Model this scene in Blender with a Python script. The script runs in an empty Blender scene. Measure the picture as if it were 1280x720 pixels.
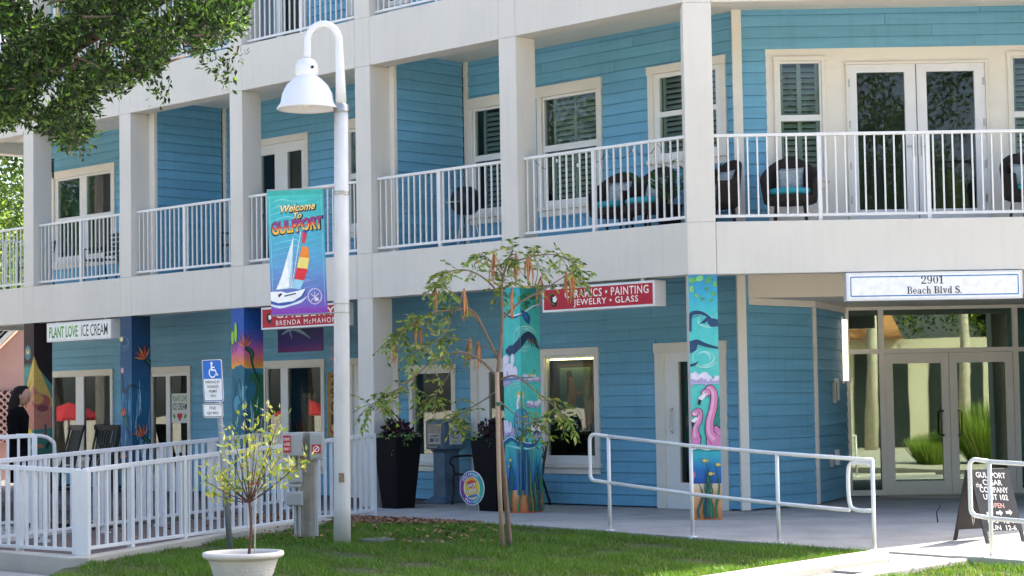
import bpy, bmesh, math, random
import numpy as np
from mathutils import Vector, Matrix

S = bpy.context.scene
COL = S.collection
R = math.radians
rnd = random.Random(7)

# ------------------------------------------------------------------ camera, sky, sun, exposure
CAM_H, FPX, PITCH, ROLL = 1.478, 2485.0, 0.0571, 0.0166
cam_data = bpy.data.cameras.new('camera')
cam_data.sensor_width = 36.0
cam_data.lens = 36.0 * FPX / 1280.0
cam_data.clip_end = 3000
cam = bpy.data.objects.new('camera', cam_data)
COL.objects.link(cam)
_F = Vector((0, math.cos(PITCH), math.sin(PITCH)))
_R0 = Vector((1, 0, 0)); _U0 = _R0.cross(_F)
_R = _R0 * math.cos(ROLL) - _U0 * math.sin(ROLL)
_U = _U0 * math.cos(ROLL) + _R0 * math.sin(ROLL)
cam.matrix_world = Matrix(((_R.x, _U.x, -_F.x, 0), (_R.y, _U.y, -_F.y, 0), (_R.z, _U.z, -_F.z, CAM_H), (0, 0, 0, 1)))
S.camera = cam

SUN_TO = Vector((9.58, 7.5, 10.6)).normalized()          # towards the sun: behind the building, to the right
world = bpy.data.worlds.new('World'); S.world = world
world.use_nodes = True
wn = world.node_tree.nodes; wl = world.node_tree.links
sky = wn.new('ShaderNodeTexSky'); sky.sky_type = 'NISHITA'; sky.sun_disc = False
sky.sun_elevation = math.asin(SUN_TO.z); sky.sun_rotation = math.atan2(SUN_TO.x, SUN_TO.y)
sky.air_density = 0.8; sky.dust_density = 4.0; sky.ozone_density = 1.0
wl.new(sky.outputs[0], wn['Background'].inputs[0])
wn['Background'].inputs[1].default_value = 0.13
sun_data = bpy.data.lights.new('sun', 'SUN'); sun_data.energy = 4.2; sun_data.angle = R(0.53); sun_data.color = (1, 0.95, 0.86)
sun = bpy.data.objects.new('sun', sun_data); COL.objects.link(sun)
sun.rotation_euler = SUN_TO.to_track_quat('Z', 'Y').to_euler(); sun.location = (10, 30, 30)
S.view_settings.view_transform = 'Standard'; S.view_settings.look = 'None'
S.view_settings.exposure = 2.15; S.view_settings.gamma = 1.0
S.cycles.max_bounces = 8; S.cycles.diffuse_bounces = 4; S.cycles.glossy_bounces = 4
S.cycles.transparent_max_bounces = 16; S.cycles.use_denoising = True
S.cycles.caustics_reflective = False; S.cycles.caustics_refractive = False

# ------------------------------------------------------------------ materials
def lin(h):
    if not isinstance(h, str): return tuple(h)[:3]
    h = h.lstrip('#'); v = [int(h[i:i + 2], 16) / 255 for i in (0, 2, 4)]
    return tuple(x / 12.92 if x <= 0.04045 else ((x + 0.055) / 1.055) ** 2.4 for x in v)
def shade(c, k): return tuple(min(1, max(0, x * k)) for x in c)
MATS = {}
def mat(name, col=(.5, .5, .5), rough=.6, var=.08, scale=2.5, bump=0., bscale=60., metal=0., stretch=(1, 1, 1),
        rnd_obj=0., emit=0., attr=None, spec=.5, dirt=0., translucent=0., island=0., col2=None, bdist=.01):
    if name in MATS: return MATS[name]
    m = bpy.data.materials.new(name); m.use_nodes = True
    nt = m.node_tree; N = nt.nodes; K = nt.links; b = N['Principled BSDF']
    b.inputs['Roughness'].default_value = rough; b.inputs['Metallic'].default_value = metal
    b.inputs['Specular IOR Level'].default_value = spec
    geo = N.new('ShaderNodeNewGeometry'); mp = N.new('ShaderNodeMapping'); mp.inputs['Scale'].default_value = stretch
    K.new(geo.outputs['Position'], mp.inputs['Vector'])
    c = lin(col)
    if attr:
        a = N.new('ShaderNodeAttribute'); a.attribute_name = attr; src = a.outputs['Color']
    else:
        rg = N.new('ShaderNodeRGB'); rg.outputs[0].default_value = (*c, 1); src = rg.outputs[0]
    if var:
        nz = N.new('ShaderNodeTexNoise'); nz.inputs['Scale'].default_value = scale; nz.inputs['Detail'].default_value = 5
        K.new(mp.outputs[0], nz.inputs['Vector'])
        rp = N.new('ShaderNodeMapRange'); rp.inputs[1].default_value = .25; rp.inputs[2].default_value = .75
        rp.inputs[3].default_value = 1 - var; rp.inputs[4].default_value = 1 + var
        K.new(nz.outputs['Fac'], rp.inputs[0])
        if col2 is not None:
            mx = N.new('ShaderNodeMix'); mx.data_type = 'RGBA'
            r2 = N.new('ShaderNodeMapRange'); r2.inputs[1].default_value = .4; r2.inputs[2].default_value = .62
            K.new(nz.outputs['Fac'], r2.inputs[0]); K.new(r2.outputs[0], mx.inputs[0])
            K.new(src, mx.inputs[6]); mx.inputs[7].default_value = (*lin(col2), 1); src = mx.outputs[2]
        mu = N.new('ShaderNodeVectorMath'); mu.operation = 'SCALE'
        K.new(src, mu.inputs[0]); K.new(rp.outputs[0], mu.inputs['Scale']); src = mu.outputs[0]
    if dirt:   # pale streaks and weathering with a shape of their own
        n2 = N.new('ShaderNodeTexNoise'); n2.inputs['Scale'].default_value = 3; n2.inputs['Detail'].default_value = 8
        m2 = N.new('ShaderNodeMapping'); m2.inputs['Scale'].default_value = (4.5, 4.5, .4); K.new(geo.outputs['Position'], m2.inputs[0]); K.new(m2.outputs[0], n2.inputs['Vector'])
        r3 = N.new('ShaderNodeMapRange'); r3.inputs[1].default_value = .5; r3.inputs[2].default_value = .8; r3.inputs[3].default_value = 1; r3.inputs[4].default_value = 1 - dirt
        K.new(n2.outputs['Fac'], r3.inputs[0])
        mu = N.new('ShaderNodeVectorMath'); mu.operation = 'SCALE'; K.new(src, mu.inputs[0]); K.new(r3.outputs[0], mu.inputs['Scale']); src = mu.outputs[0]
    if rnd_obj or island:
        if rnd_obj:
            oi = N.new('ShaderNodeObjectInfo'); rs = oi.outputs['Random']; k = rnd_obj
        else: rs = geo.outputs['Random Per Island']; k = island
        r4 = N.new('ShaderNodeMapRange'); r4.inputs[3].default_value = 1 - k; r4.inputs[4].default_value = 1 + k; K.new(rs, r4.inputs[0])
        mu = N.new('ShaderNodeVectorMath'); mu.operation = 'SCALE'; K.new(src, mu.inputs[0]); K.new(r4.outputs[0], mu.inputs['Scale']); src = mu.outputs[0]
    K.new(src, b.inputs['Base Color'])
    if emit:
        b.inputs['Emission Color'].default_value = (*c, 1); b.inputs['Emission Strength'].default_value = emit
    if bump:
        nb = N.new('ShaderNodeTexNoise'); nb.inputs['Scale'].default_value = bscale; nb.inputs['Detail'].default_value = 4
        K.new(mp.outputs[0], nb.inputs['Vector'])
        bp = N.new('ShaderNodeBump'); bp.inputs['Strength'].default_value = bump; bp.inputs['Distance'].default_value = bdist
        K.new(nb.outputs['Fac'], bp.inputs['Height']); K.new(bp.outputs[0], b.inputs['Normal'])
    if translucent:
        tr = N.new('ShaderNodeBsdfTranslucent'); ms = N.new('ShaderNodeMixShader'); ms.inputs[0].default_value = translucent
        t2 = N.new('ShaderNodeVectorMath'); t2.operation = 'MULTIPLY'; t2.inputs[1].default_value = (1.25, 1.15, .55)
        K.new(src, t2.inputs[0]); K.new(t2.outputs[0], tr.inputs[0])
        K.new(b.outputs[0], ms.inputs[1]); K.new(tr.outputs[0], ms.inputs[2]); K.new(ms.outputs[0], N['Material Output'].inputs[0])
    MATS[name] = m; return m
def glass(name, tint, ior, wave=.02, gloss=(1, 1, 1)):
    if name in MATS: return MATS[name]
    m = bpy.data.materials.new(name); m.use_nodes = True; nt = m.node_tree; N = nt.nodes; K = nt.links
    N.remove(N['Principled BSDF'])
    tr = N.new('ShaderNodeBsdfTransparent'); tr.inputs[0].default_value = (*tint, 1)
    gl = N.new('ShaderNodeBsdfGlossy'); gl.inputs['Roughness'].default_value = .012; gl.inputs[0].default_value = (*gloss, 1)
    fr = N.new('ShaderNodeFresnel'); fr.inputs[0].default_value = ior
    geo = N.new('ShaderNodeNewGeometry'); nz = N.new('ShaderNodeTexNoise'); nz.inputs['Scale'].default_value = 1.3; nz.inputs['Detail'].default_value = 1
    K.new(geo.outputs['Position'], nz.inputs['Vector'])
    bp = N.new('ShaderNodeBump'); bp.inputs['Strength'].default_value = wave; bp.inputs['Distance'].default_value = .05
    K.new(nz.outputs['Fac'], bp.inputs['Height']); K.new(bp.outputs[0], gl.inputs['Normal'])
    ms = N.new('ShaderNodeMixShader'); bf = N.new('ShaderNodeMath'); bf.operation = 'SUBTRACT'; bf.inputs[0].default_value = 1; K.new(geo.outputs['Backfacing'], bf.inputs[1])
    mf = N.new('ShaderNodeMath'); mf.operation = 'MULTIPLY'; K.new(fr.outputs[0], mf.inputs[0]); K.new(bf.outputs[0], mf.inputs[1])   # reflect on the outer face only
    K.new(mf.outputs[0], ms.inputs[0]); K.new(tr.outputs[0], ms.inputs[1]); K.new(gl.outputs[0], ms.inputs[2])
    K.new(ms.outputs[0], N['Material Output'].inputs[0]); MATS[name] = m; return m

M_STUCCO = mat('white_stucco', (.68, .645, .58), .85, .045, .9, .3, 160, dirt=.055)
M_CREAM = mat('cream_trim', (.76, .72, .64), .6, .03, 3, .05, 80)
M_SOFFIT = mat('beige_soffit', (.70, .64, .54), .8, .04, 2)
M_BLUE = mat('blue_siding', (.15, .40, .575), .55, .10, 1.2, .35, 40, stretch=(1, 1, 14), rnd_obj=.07, dirt=.12)
M_WHITE = mat('white_paint', (.74, .74, .74), .4, .04, 4, .05, 90)
M_WFRAME = mat('white_vinyl', (.78, .77, .74), .4, .02, 4)
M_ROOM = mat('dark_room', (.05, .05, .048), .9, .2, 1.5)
M_SHUT = mat('shutter_slat', (.33, .34, .34), .5, .05, 4)
M_ALU = mat('beige_aluminium', (.80, .75, .66), .45, .03, 4)
M_STEEL = mat('brushed_steel', (.45, .44, .42), .35, .1, 20, metal=.9)
M_PAINT = mat('sign_paint', rough=.6, var=.11, scale=14, attr='Col', bump=.25, bscale=120, dirt=.06)
M_CONC = mat('concrete_walk', (.36, .348, .33), .9, .2, 1.6, .4, 70, dirt=.18)
M_KERB = mat('kerb_concrete', (.47, .44, .38), .9, .10, 2.2, .5, 50)
M_BLACK = mat('black_metal', (.012, .012, .013), .4, .2, 8)
M_WICKER = mat('dark_wicker', (.026, .017, .013), .8, .4, 60, .8, 120, stretch=(1, 1, 3))
M_TEAL = mat('teal_cushion', (.03, .33, .42), .85, .08, 6, .2, 60)
M_PILLOW = mat('pale_pillow', (.36, .41, .42), .9, .25, 30, .2, 60)
GL_UP = glass('window_glass', (.80, .88, .84), 1.6)
GL_SHOP = glass('shop_glass', (.66, .70, .64), 2.0, gloss=(.95, 1, .9))
GL_ENTRY = glass('entry_glass', (.30, .46, .36), 2.5, .012, gloss=(.80, 1, .78))

# ------------------------------------------------------------------ builders
class Fr:                                   # a wall frame: u along the face, d inward, z up
    def __init__(s, o, U, D): s.o = Vector((*o, 0)); s.U = Vector((*U, 0)); s.D = Vector((*D, 0)); s.flip = (U[0] * D[1] - U[1] * D[0]) < 0
    def p(s, u, d, z): return s.o + s.U * u + s.D * d + Vector((0, 0, z))
    def mtx(s, u, d, z, su=1, sz=1):        # right-handed: local x runs to the viewer's right
        X = -s.U if s.flip else s.U
        q = s.p(u, d, z)
        return Matrix(((X.x * su, s.D.x, 0, q.x), (X.y * su, s.D.y, 0, q.y), (0, 0, sz, q.z), (0, 0, 0, 1)))
XC, YC = 2.164, 24.364
q2 = math.sqrt(.5)
FA = Fr((XC, YC), (-q2, q2), (q2, q2))
FB = Fr((XC, YC), (1, 0), (0, 1))
FW = Fr((0, 0), (1, 0), (0, 1))
B_LEN = 6.4
XB2 = XC + B_LEN
FC = Fr((XB2, YC), (q2, q2), (-q2, q2))

def at(px, py, Y):                          # a point of the photo taken to depth Y
    v = _F + _R * ((px - 640) / FPX) - _U * ((py - 360) / FPX)
    return Vector((0, 0, CAM_H)) + v * (Y / v.y)
def gz(x, y):                               # lawn and ramp fall slightly to the street
    return 0. if y >= 23.8 else -.03 * (23.8 - max(y, 14))

class MB:
    def __init__(s): s.v = []; s.f = []; s.m = []; s.c = []; s.cm = 0; s.col = (1, 1, 1)
    def add(s, vs, fs):
        o = len(s.v); s.v += [tuple(x) for x in vs]; s.c += [s.col] * len(vs)
        for f in fs: s.f.append([i + o for i in f]); s.m.append(s.cm)
        return s
    def box(s, fr, u0, u1, d0, d1, z0, z1):
        P = [fr.p(u, d, z) for z in (z0, z1) for d in (d0, d1) for u in (u0, u1)]
        fs = [(0, 2, 3, 1), (4, 5, 7, 6), (0, 1, 5, 4), (2, 6, 7, 3), (0, 4, 6, 2), (1, 3, 7, 5)]
        if fr.flip: fs = [f[::-1] for f in fs]
        if u1 < u0: fs = [f[::-1] for f in fs]
        return s.add(P, fs)
    def prism(s, pts, z0, z1):              # plan polygon, counter-clockwise
        n = len(pts); a = sum(pts[i][0] * pts[(i + 1) % n][1] - pts[(i + 1) % n][0] * pts[i][1] for i in range(n))
        if a < 0: pts = pts[::-1]
        P = [(x, y, z0) for x, y in pts] + [(x, y, z1) for x, y in pts]
        return s.add(P, [tuple(range(n))[::-1], tuple(range(n, 2 * n))] + [(i, (i + 1) % n, n + (i + 1) % n, n + i) for i in range(n)])
    def tube(s, pts, r, n=8, cap=True):
        pts = [Vector(p) for p in pts]; rs = r if isinstance(r, (list, tuple)) else [r] * len(pts)
        vs = []; a = None
        for i, p in enumerate(pts):
            t = (pts[min(i + 1, len(pts) - 1)] - pts[max(i - 1, 0)]).normalized()
            if a is None: a = t.cross(Vector((0, 0, 1)) if abs(t.z) < .9 else Vector((1, 0, 0)))
            else: a = a - t * a.dot(t)
            if a.length < 1e-4: a = t.cross(Vector((0, 1, 0)))
            a.normalize(); b = t.cross(a)
            vs += [p + (a * math.cos(k * 2 * math.pi / n) + b * math.sin(k * 2 * math.pi / n)) * rs[i] for k in range(n)]
        fs = [(i * n + k, i * n + (k + 1) % n, (i + 1) * n + (k + 1) % n, (i + 1) * n + k) for i in range(len(pts) - 1) for k in range(n)]
        fs = [f[::-1] for f in fs]
        if cap: fs += [tuple(range(n)), tuple(range((len(pts) - 1) * n, len(pts) * n))[::-1]]
        return s.add(vs, fs)
    def lathe(s, prof, c=(0, 0, 0), n=24, jit=None):
        c = Vector(c); vs = []
        for r, z in prof:
            for k in range(n):
                a = k * 2 * math.pi / n; rr = r if jit is None else r * (1 + jit(k, z)); vs.append(c + Vector((rr * math.cos(a), rr * math.sin(a), z)))
        m = len(prof)
        return s.add(vs, [(i * n + k, i * n + (k + 1) % n, (i + 1) * n + (k + 1) % n, (i + 1) * n + k) for i in range(m - 1) for k in range(n)])
    def ball(s, c, r, n=10, m=6):
        r = Vector(r) if not isinstance(r, (int, float)) else Vector((r, r, r)); c = Vector(c)
        vs = [c + Vector((r.x * math.sin(math.pi * j / m) * math.cos(2 * math.pi * k / n), r.y * math.sin(math.pi * j / m) * math.sin(2 * math.pi * k / n), -r.z * math.cos(math.pi * j / m))) for j in range(m + 1) for k in range(n)]
        return s.add(vs, [(j * n + k, j * n + (k + 1) % n, (j + 1) * n + (k + 1) % n, (j + 1) * n + k) for j in range(m) for k in range(n)])
    def build(s, name, ma, parent=None, base=None, smooth=False, bev=0., colattr=False, fix=True, solid=0.):
        me = bpy.data.meshes.new(name)
        b = Vector(base) if base is not None else Vector((0, 0, 0))
        me.from_pydata([Vector(v) - b for v in s.v], [], s.f)
        mats = ma if isinstance(ma, (list, tuple)) else [ma]
        for k in mats: me.materials.append(k)
        if len(mats) > 1: me.polygons.foreach_set('material_index', s.m)
        if colattr:
            ca = me.color_attributes.new('Col', 'FLOAT_COLOR', 'POINT')
            ca.data.foreach_set('color', np.hstack([np.array(s.c, dtype=np.float32), np.ones((len(s.c), 1), np.float32)]).ravel())
        if fix:
            bm = bmesh.new(); bm.from_mesh(me); bmesh.ops.remove_doubles(bm, verts=bm.verts, dist=1e-5) if not colattr else None
            bmesh.ops.recalc_face_normals(bm, faces=bm.faces); bm.to_mesh(me); bm.free()
        if smooth: me.polygons.foreach_set('use_smooth', [True] * len(me.polygons))
        me.update()
        o = bpy.data.objects.new(name, me); COL.objects.link(o); o.location = b
        if bev:
            m = o.modifiers.new('edge', 'BEVEL'); m.width = bev; m.segments = 2; m.limit_method = 'ANGLE'; m.angle_limit = R(40)
        if solid:
            m = o.modifiers.new('thick', 'SOLIDIFY'); m.thickness = solid; m.offset = 0
        if parent is not None: attach(o, parent)
        return o
def wpos(o):
    v = Vector((0, 0, 0)); M = Matrix.Identity(4)
    ch = []
    while o is not None: ch.append(o); o = o.parent
    for x in reversed(ch): M = M @ (x.matrix_parent_inverse if x.parent else Matrix.Identity(4)) @ x.matrix_basis
    return M
def attach(o, parent):
    o.parent = parent; o.matrix_parent_inverse = wpos(parent).inverted()
def empty(name, loc=(0, 0, 0)):
    e = bpy.data.objects.new(name, None); COL.objects.link(e); e.location = loc; e.empty_display_size = .1; return e
def tag(o, label=None, cat=None, group=None, kind=None):
    for k, v in (('label', label), ('category', cat), ('group', group), ('kind', kind)):
        if v: o[k] = v
    return o
def link_mesh(name, me, mtx, parent):
    o = bpy.data.objects.new(name, me); COL.objects.link(o)
    l, r_, sc = mtx.decompose(); o.location = l; o.rotation_euler = r_.to_euler(); o.scale = sc
    attach(o, parent); return o
def copy_tree(o, parent=None):
    c = o.copy(); COL.objects.link(c)
    if parent is not None: c.parent = parent; c.matrix_parent_inverse = o.matrix_parent_inverse.copy()
    for ch in list(o.children): copy_tree(ch, c)
    return c
def unit_mesh(name, mb, ma):
    o = mb.build(name, ma); me = o.data; bpy.data.objects.remove(o); return me
def smooth_line(pts, k=6):                  # Catmull-Rom
    P = [np.array(p, float) for p in pts]; P = [2 * P[0] - P[1]] + P + [2 * P[-1] - P[-2]]; out = []
    for i in range(1, len(P) - 2):
        for j in range(k):
            t = j / k; a, b, c, d = P[i - 1:i + 3]
            out.append(.5 * (2 * b + (c - a) * t + (2 * a - 5 * b + 4 * c - d) * t * t + (3 * b - a - 3 * c + d) * t ** 3))
    out.append(P[-2]); return [tuple(x) for x in out]

# ------------------------------------------------------------------ painted pictures and lettering: flat coloured patches, each 0.15 mm above the last
_tc = {}
def text2d(txt, bold=0., sp=1.):
    k = (txt, bold, sp)
    if k in _tc: return _tc[k]
    cu = bpy.data.curves.new('lettering', 'FONT'); cu.body = txt; cu.size = 1; cu.offset = bold; cu.space_character = sp; cu.resolution_u = 3
    cu.align_x = 'CENTER'
    ob = bpy.data.objects.new('lettering', cu); COL.objects.link(ob)
    dg = bpy.context.evaluated_depsgraph_get(); me = bpy.data.meshes.new_from_object(ob.evaluated_get(dg))
    V = np.array([v.co[:2] for v in me.vertices]); Fs = [tuple(p.vertices) for p in me.polygons]
    bpy.data.objects.remove(ob); bpy.data.curves.remove(cu); bpy.data.meshes.remove(me)
    mn, mx = V.min(0), V.max(0); V = (V - (mn + mx) / 2) / (mx - mn)
    _tc[k] = (V, Fs); return V, Fs
class Paint:
    def __init__(s, fmap, W, H, fold=None): s.f = fmap; s.W = W; s.H = H; s.fold = fold; s.mb = MB(); s.L = 1; s.step = .00015
    def _clip(s, pts, ax, lim, keep_less):
        out = []; n = len(pts)
        ins = lambda p: (p[0][ax] <= lim) if keep_less else (p[0][ax] >= lim)
        for i in range(n):
            a, b = pts[i], pts[(i + 1) % n]
            if ins(a): out.append(a)
            if ins(a) != ins(b):
                t = (lim - a[0][ax]) / (b[0][ax] - a[0][ax])
                out.append(((a[0][0] + (b[0][0] - a[0][0]) * t, a[0][1] + (b[0][1] - a[0][1]) * t), tuple(a[1][i] + (b[1][i] - a[1][i]) * t for i in range(3))))
        return out
    def _emit(s, pc):
        for ax, lim, less in ((0, 0, False), (0, s.W, True), (1, 0, False), (1, s.H, True)):
            if len(pc) >= 3: pc = s._clip(pc, ax, lim, less)
        if len(pc) < 3: return
        parts = [(pc, 0)]
        if s.fold: parts = [(s._clip(pc, 0, s.fold, True), 0), (s._clip(pc, 0, s.fold, False), 1)]
        for q, side in parts:
            if len(q) < 3: continue
            o = len(s.mb.v)
            for (x, y), c in q: s.mb.v.append(tuple(s.f(x, y, s.L * s.step, side))); s.mb.c.append(c)
            s.mb.f.append(list(range(o, o + len(q)))); s.mb.m.append(0)
    def poly(s, pts, c, up=True):
        c = lin(c); s._emit([((p[0], p[1]), c) for p in pts])
        if up: s.L += 1
        return s
    def grad(s, stops):                     # vertical gradient over the whole face: [(t, colour)]
        for (t0, c0), (t1, c1) in zip(stops, stops[1:]):
            c0, c1 = lin(c0), lin(c1); s._emit([((0, t0), c0), ((s.W, t0), c0), ((s.W, t1), c1), ((0, t1), c1)])
        s.L += 1; return s
    def ell(s, x, y, rx, ry, c, rot=0., n=16):
        ca, sa = math.cos(rot), math.sin(rot); pts = []
        for k in range(n):
            a = 2 * math.pi * k / n; u, v = rx * math.cos(a), ry * math.sin(a); pts.append((x + u * ca - v * sa, y + u * sa + v * ca))
        return s.poly(pts, c)
    def line(s, pts, w, c, k=5, c2=None):    # w: width or list of widths
        P = smooth_line(pts, k) if k > 1 and len(pts) > 2 else [tuple(p) for p in pts]
        n = len(P); ws = w if isinstance(w, (list, tuple)) else [w, w]
        c = lin(c); e = lin(c2) if c2 else c; rows = []
        for i, p in enumerate(P):
            a = P[max(0, i - 1)]; b = P[min(n - 1, i + 1)]; dx, dy = b[0] - a[0], b[1] - a[1]; l = math.hypot(dx, dy) or 1
            t = i / (n - 1) * (len(ws) - 1); j = min(int(t), len(ws) - 2); ww = ws[j] + (ws[j + 1] - ws[j]) * (t - j)
            cc = tuple(c[q] + (e[q] - c[q]) * i / (n - 1) for q in range(3))
            rows.append(((p[0] - dy / l * ww / 2, p[1] + dx / l * ww / 2), (p[0] + dy / l * ww / 2, p[1] - dx / l * ww / 2), cc))
        for r0, r1 in zip(rows, rows[1:]): s._emit([(r0[0], r0[2]), (r0[1], r0[2]), (r1[1], r1[2]), (r1[0], r1[2])])
        s.L += 1; return s
    def text(s, txt, x, y, w, h, c, bold=0., c2=None, shear=0., rise=0., sp=1.):
        V, Fs = text2d(txt, bold, sp); c = lin(c); c2 = lin(c2) if c2 else c
        for f in Fs:
            s._emit([((x + V[i][0] * w + shear * V[i][1] * h, y + V[i][1] * h + rise * V[i][0] * w), tuple(c[q] + (c2[q] - c[q]) * (V[i][1] + .5) for q in range(3))) for i in f])
        s.L += 1; return s
    def build(s, name, parent, label=None, ma=None):
        me = s.mb; o = me.build(name, ma or M_PAINT, parent, colattr=True, fix=False)
        if label: o['label'] = label
        if name == 'lettering': o['kind'] = 'stuff'
        return o
def fmap_face(fr, u_of, d, sgn=1):          # picture plane on a frame: s to the viewer's right
    return lambda x, y, l, side: fr.p(u_of + (-x if fr.flip else x), d - l, y)
# ------------------------------------------------------------------ ground, lawn, paths
def sheet(poly, dz, name, ma, thick=.25, parent=None, kind='structure', bev=0.):
    bm = bmesh.new(); f = bm.faces.new([bm.verts.new((x, y, 0)) for x, y in poly])
    if f.normal.z < 0 or f.calc_area() and (f.normal_update() or f.normal.z < 0): bmesh.ops.reverse_faces(bm, faces=[f])
    for yy in (23.8, 14.0):
        bmesh.ops.bisect_plane(bm, geom=bm.verts[:] + bm.edges[:] + bm.faces[:], plane_co=(0, yy, 0), plane_no=(0, 1, 0))
    ex = bmesh.ops.extrude_face_region(bm, geom=bm.faces[:])
    top = {g for g in ex['geom'] if isinstance(g, bmesh.types.BMVert)}
    for v in bm.verts: v.co.z = gz(v.co.x, v.co.y) + dz - (0 if v in top else thick)
    bmesh.ops.recalc_face_normals(bm, faces=bm.faces)
    me = bpy.data.meshes.new(name); bm.to_mesh(me); bm.free(); me.materials.append(ma)
    o = bpy.data.objects.new(name, me); COL.objects.link(o)
    if bev:
        m = o.modifiers.new('edge', 'BEVEL'); m.width = bev; m.segments = 2; m.limit_method = 'ANGLE'
    if parent: attach(o, parent)
    elif kind: o['kind'] = kind
    return o
M_GROUND = mat('street_ground', (.42, .38, .32), .95, .15, .3, .3, 20)
g = MB(); g.add([(-400, -300, -.40), (400, -300, -.40), (400, 600, -.40), (-400, 600, -.40)], [(0, 1, 2, 3)])
tag(g.build('ground', M_GROUND, fix=False), 'pale street and yard ground around the building', 'ground', kind='structure')

EDGE = 24.05                                 # walkway edge runs x + y = EDGE
M_LAWNBASE = mat('lawn_soil', (.045, .075, .018), .95, .35, 5, .6, 30, col2=(.07, .06, .025))
M_MULCH = mat('mulch_bed', (.15, .08, .045), .95, .4, 18, .8, 60)
M_BRICKW = mat('ramp_pavers', (.12, .085, .078), .9, .12, 3, .4, 40)
lawn = sheet([(-4.28, 20.72), (-2.05, 25.6), (-1.93, 25.95), (3.66, 20.36), (3.56, 20.2), (1.42, 18.0), (-.6, 16.0), (-4.6, 15.5), (-4.6, 20.3)], -.03, 'lawn', M_LAWNBASE)
tag(lawn, 'grass lawn between the ramp railing and the walkway', 'lawn')
lawn2 = sheet([(4.42, 19.44), (3.6, 18.62), (3.16, 18.2), (2.15, 16.4), (8, 14.5), (9.2, 14.6)], -.03, 'lawn', M_LAWNBASE)
tag(lawn2, 'small grass corner under the right handrail', 'lawn')
walk = sheet([(-14, 38.3), (-1.6, 25.64), (3.70, 20.34), (3.62, 19.5), (1.85, 17.9), (-.3, 15.7), (-.2, 14.2), (1.1, 14.2), (2.15, 16.7), (3.1, 18.3), (4.36, 19.6), (9.4, 14.6), (16, 14.6), (16, 44), (-14, 44)], -.06, 'walkway', mat('joint_grit', (.10, .095, .09), .95, .2, 8))
tag(walk, 'grey concrete walkway along the building', 'walkway')
# slabs: each its own piece with open joints
def slab(poly, dz=0., ma=M_CONC): return sheet(poly, dz, 'paving_slab', ma, .10, walk, None, .006)
def UE(u, d): v = FA.p(u, d, 0); return (v.x, v.y)
us = [19., 16.5, 14, 11.2, 8.6, 6.0, 3.6, 1.2, -.9]
for a, b in zip(us, us[1:]): slab([UE(a, -1.75), UE(b + .012, -1.75), UE(b + .012, 1.98), UE(a, 1.98)], ma=M_BRICKW if b > 5.9 else M_CONC)
slab([UE(-.912, -1.75), UE(-2.24, -1.75), (4.93, 23.4), (5.3, 25.2), (5.72, 26.9), (4.915, 29.35), (4.72, 29.35), (4.0, 27.5), (2.95, 26.38), UE(-.912, 1.98)])
slab([(5.735, 26.9), (5.31, 25.2), (4.945, 23.4), (6.6, 22.6), (8.2, 24.4), (8.2, 29.35), (4.92, 29.35)])
slab([UE(-2.25, -1.75), UE(-2.76, -1.75), (4.42, 19.72), (4.50, 20.02), (6.59, 22.58), (4.935, 23.38)])
slab([(4.512, 20.01), (4.43, 19.71), (9.4, 14.75), (12, 14.75), (12, 18.0), (6.60, 22.57)])
slab([(3.78, 20.32), (3.64, 19.56), (3.0, 18.96), (3.4, 18.62), (4.30, 19.52), (4.41, 19.70)], -.02)
slab([(2.99, 18.95), (1.95, 17.96), (2.1, 16.8), (3.05, 18.27), (3.39, 18.61)], -.045)
slab([(1.94, 17.95), (-.1, 15.9), (0, 14.3), (1.0, 14.3), (2.09, 16.79)], -.045)
# kerbs
def kerb(poly, dz, lab, name='kerb'):
    o = sheet(poly, dz, name, M_KERB, .3, None, 'structure', .012); return tag(o, lab, 'kerb')
kerb([(3.79, 20.37), (3.60, 20.22), (1.45, 18.02), (-.6, 16.0), (-.25, 15.8), (1.9, 17.95), (3.63, 19.55)], .03, 'pale concrete kerb between lawn and sunlit path')
kerb([(4.24, 19.50), (4.36, 19.62), (9.3, 14.68), (9.18, 14.56)], .045, 'low concrete kerb under the right handrail')
kerb([(4.34, 19.50), (3.53, 18.70), (3.08, 18.28), (2.06, 16.5), (2.14, 16.4), (3.17, 18.2), (3.62, 18.62), (4.43, 19.42)], .02, 'concrete kerb along the right lawn corner')
ramp = sheet([(-4.42, 20.86), (-1.95, 26.2), (-3.75, 27.6), (-6.1, 22.3)], -.004, 'ramp', M_BRICKW); tag(ramp, 'dark paved ramp between two white railings', 'ramp')
kerb([(-4.62, 20.55), (-4.40, 20.55), (-2.30, 25.1), (-2.42, 25.2), (-4.48, 20.80), (-5.7, 21.6), (-5.75, 21.5)], .05, 'concrete kerb under the white ramp railing')
sidewalk = sheet([(-4.7, 15.5), (-4.7, 20.4), (-5.8, 21.3), (-14, 27), (-14, 15.5)], -.12, 'sidewalk', M_CONC, .2); tag(sidewalk, 'grey sidewalk left of the ramp', 'sidewalk')
mulch = sheet([UE(5.75, -1.77), UE(4.9, -1.77), UE(3.9, -1.77), UE(2.6, -1.77), UE(1.75, -1.82), UE(2.6, -2.45), UE(3.4, -2.8), UE(4.4, -3.05), UE(5.3, -3.0), UE(5.7, -2.6)], .006, 'mulch_bed', M_MULCH, .05)
tag(mulch, 'brown wood mulch bed along the walkway edge', 'mulch', kind='stuff')

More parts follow.
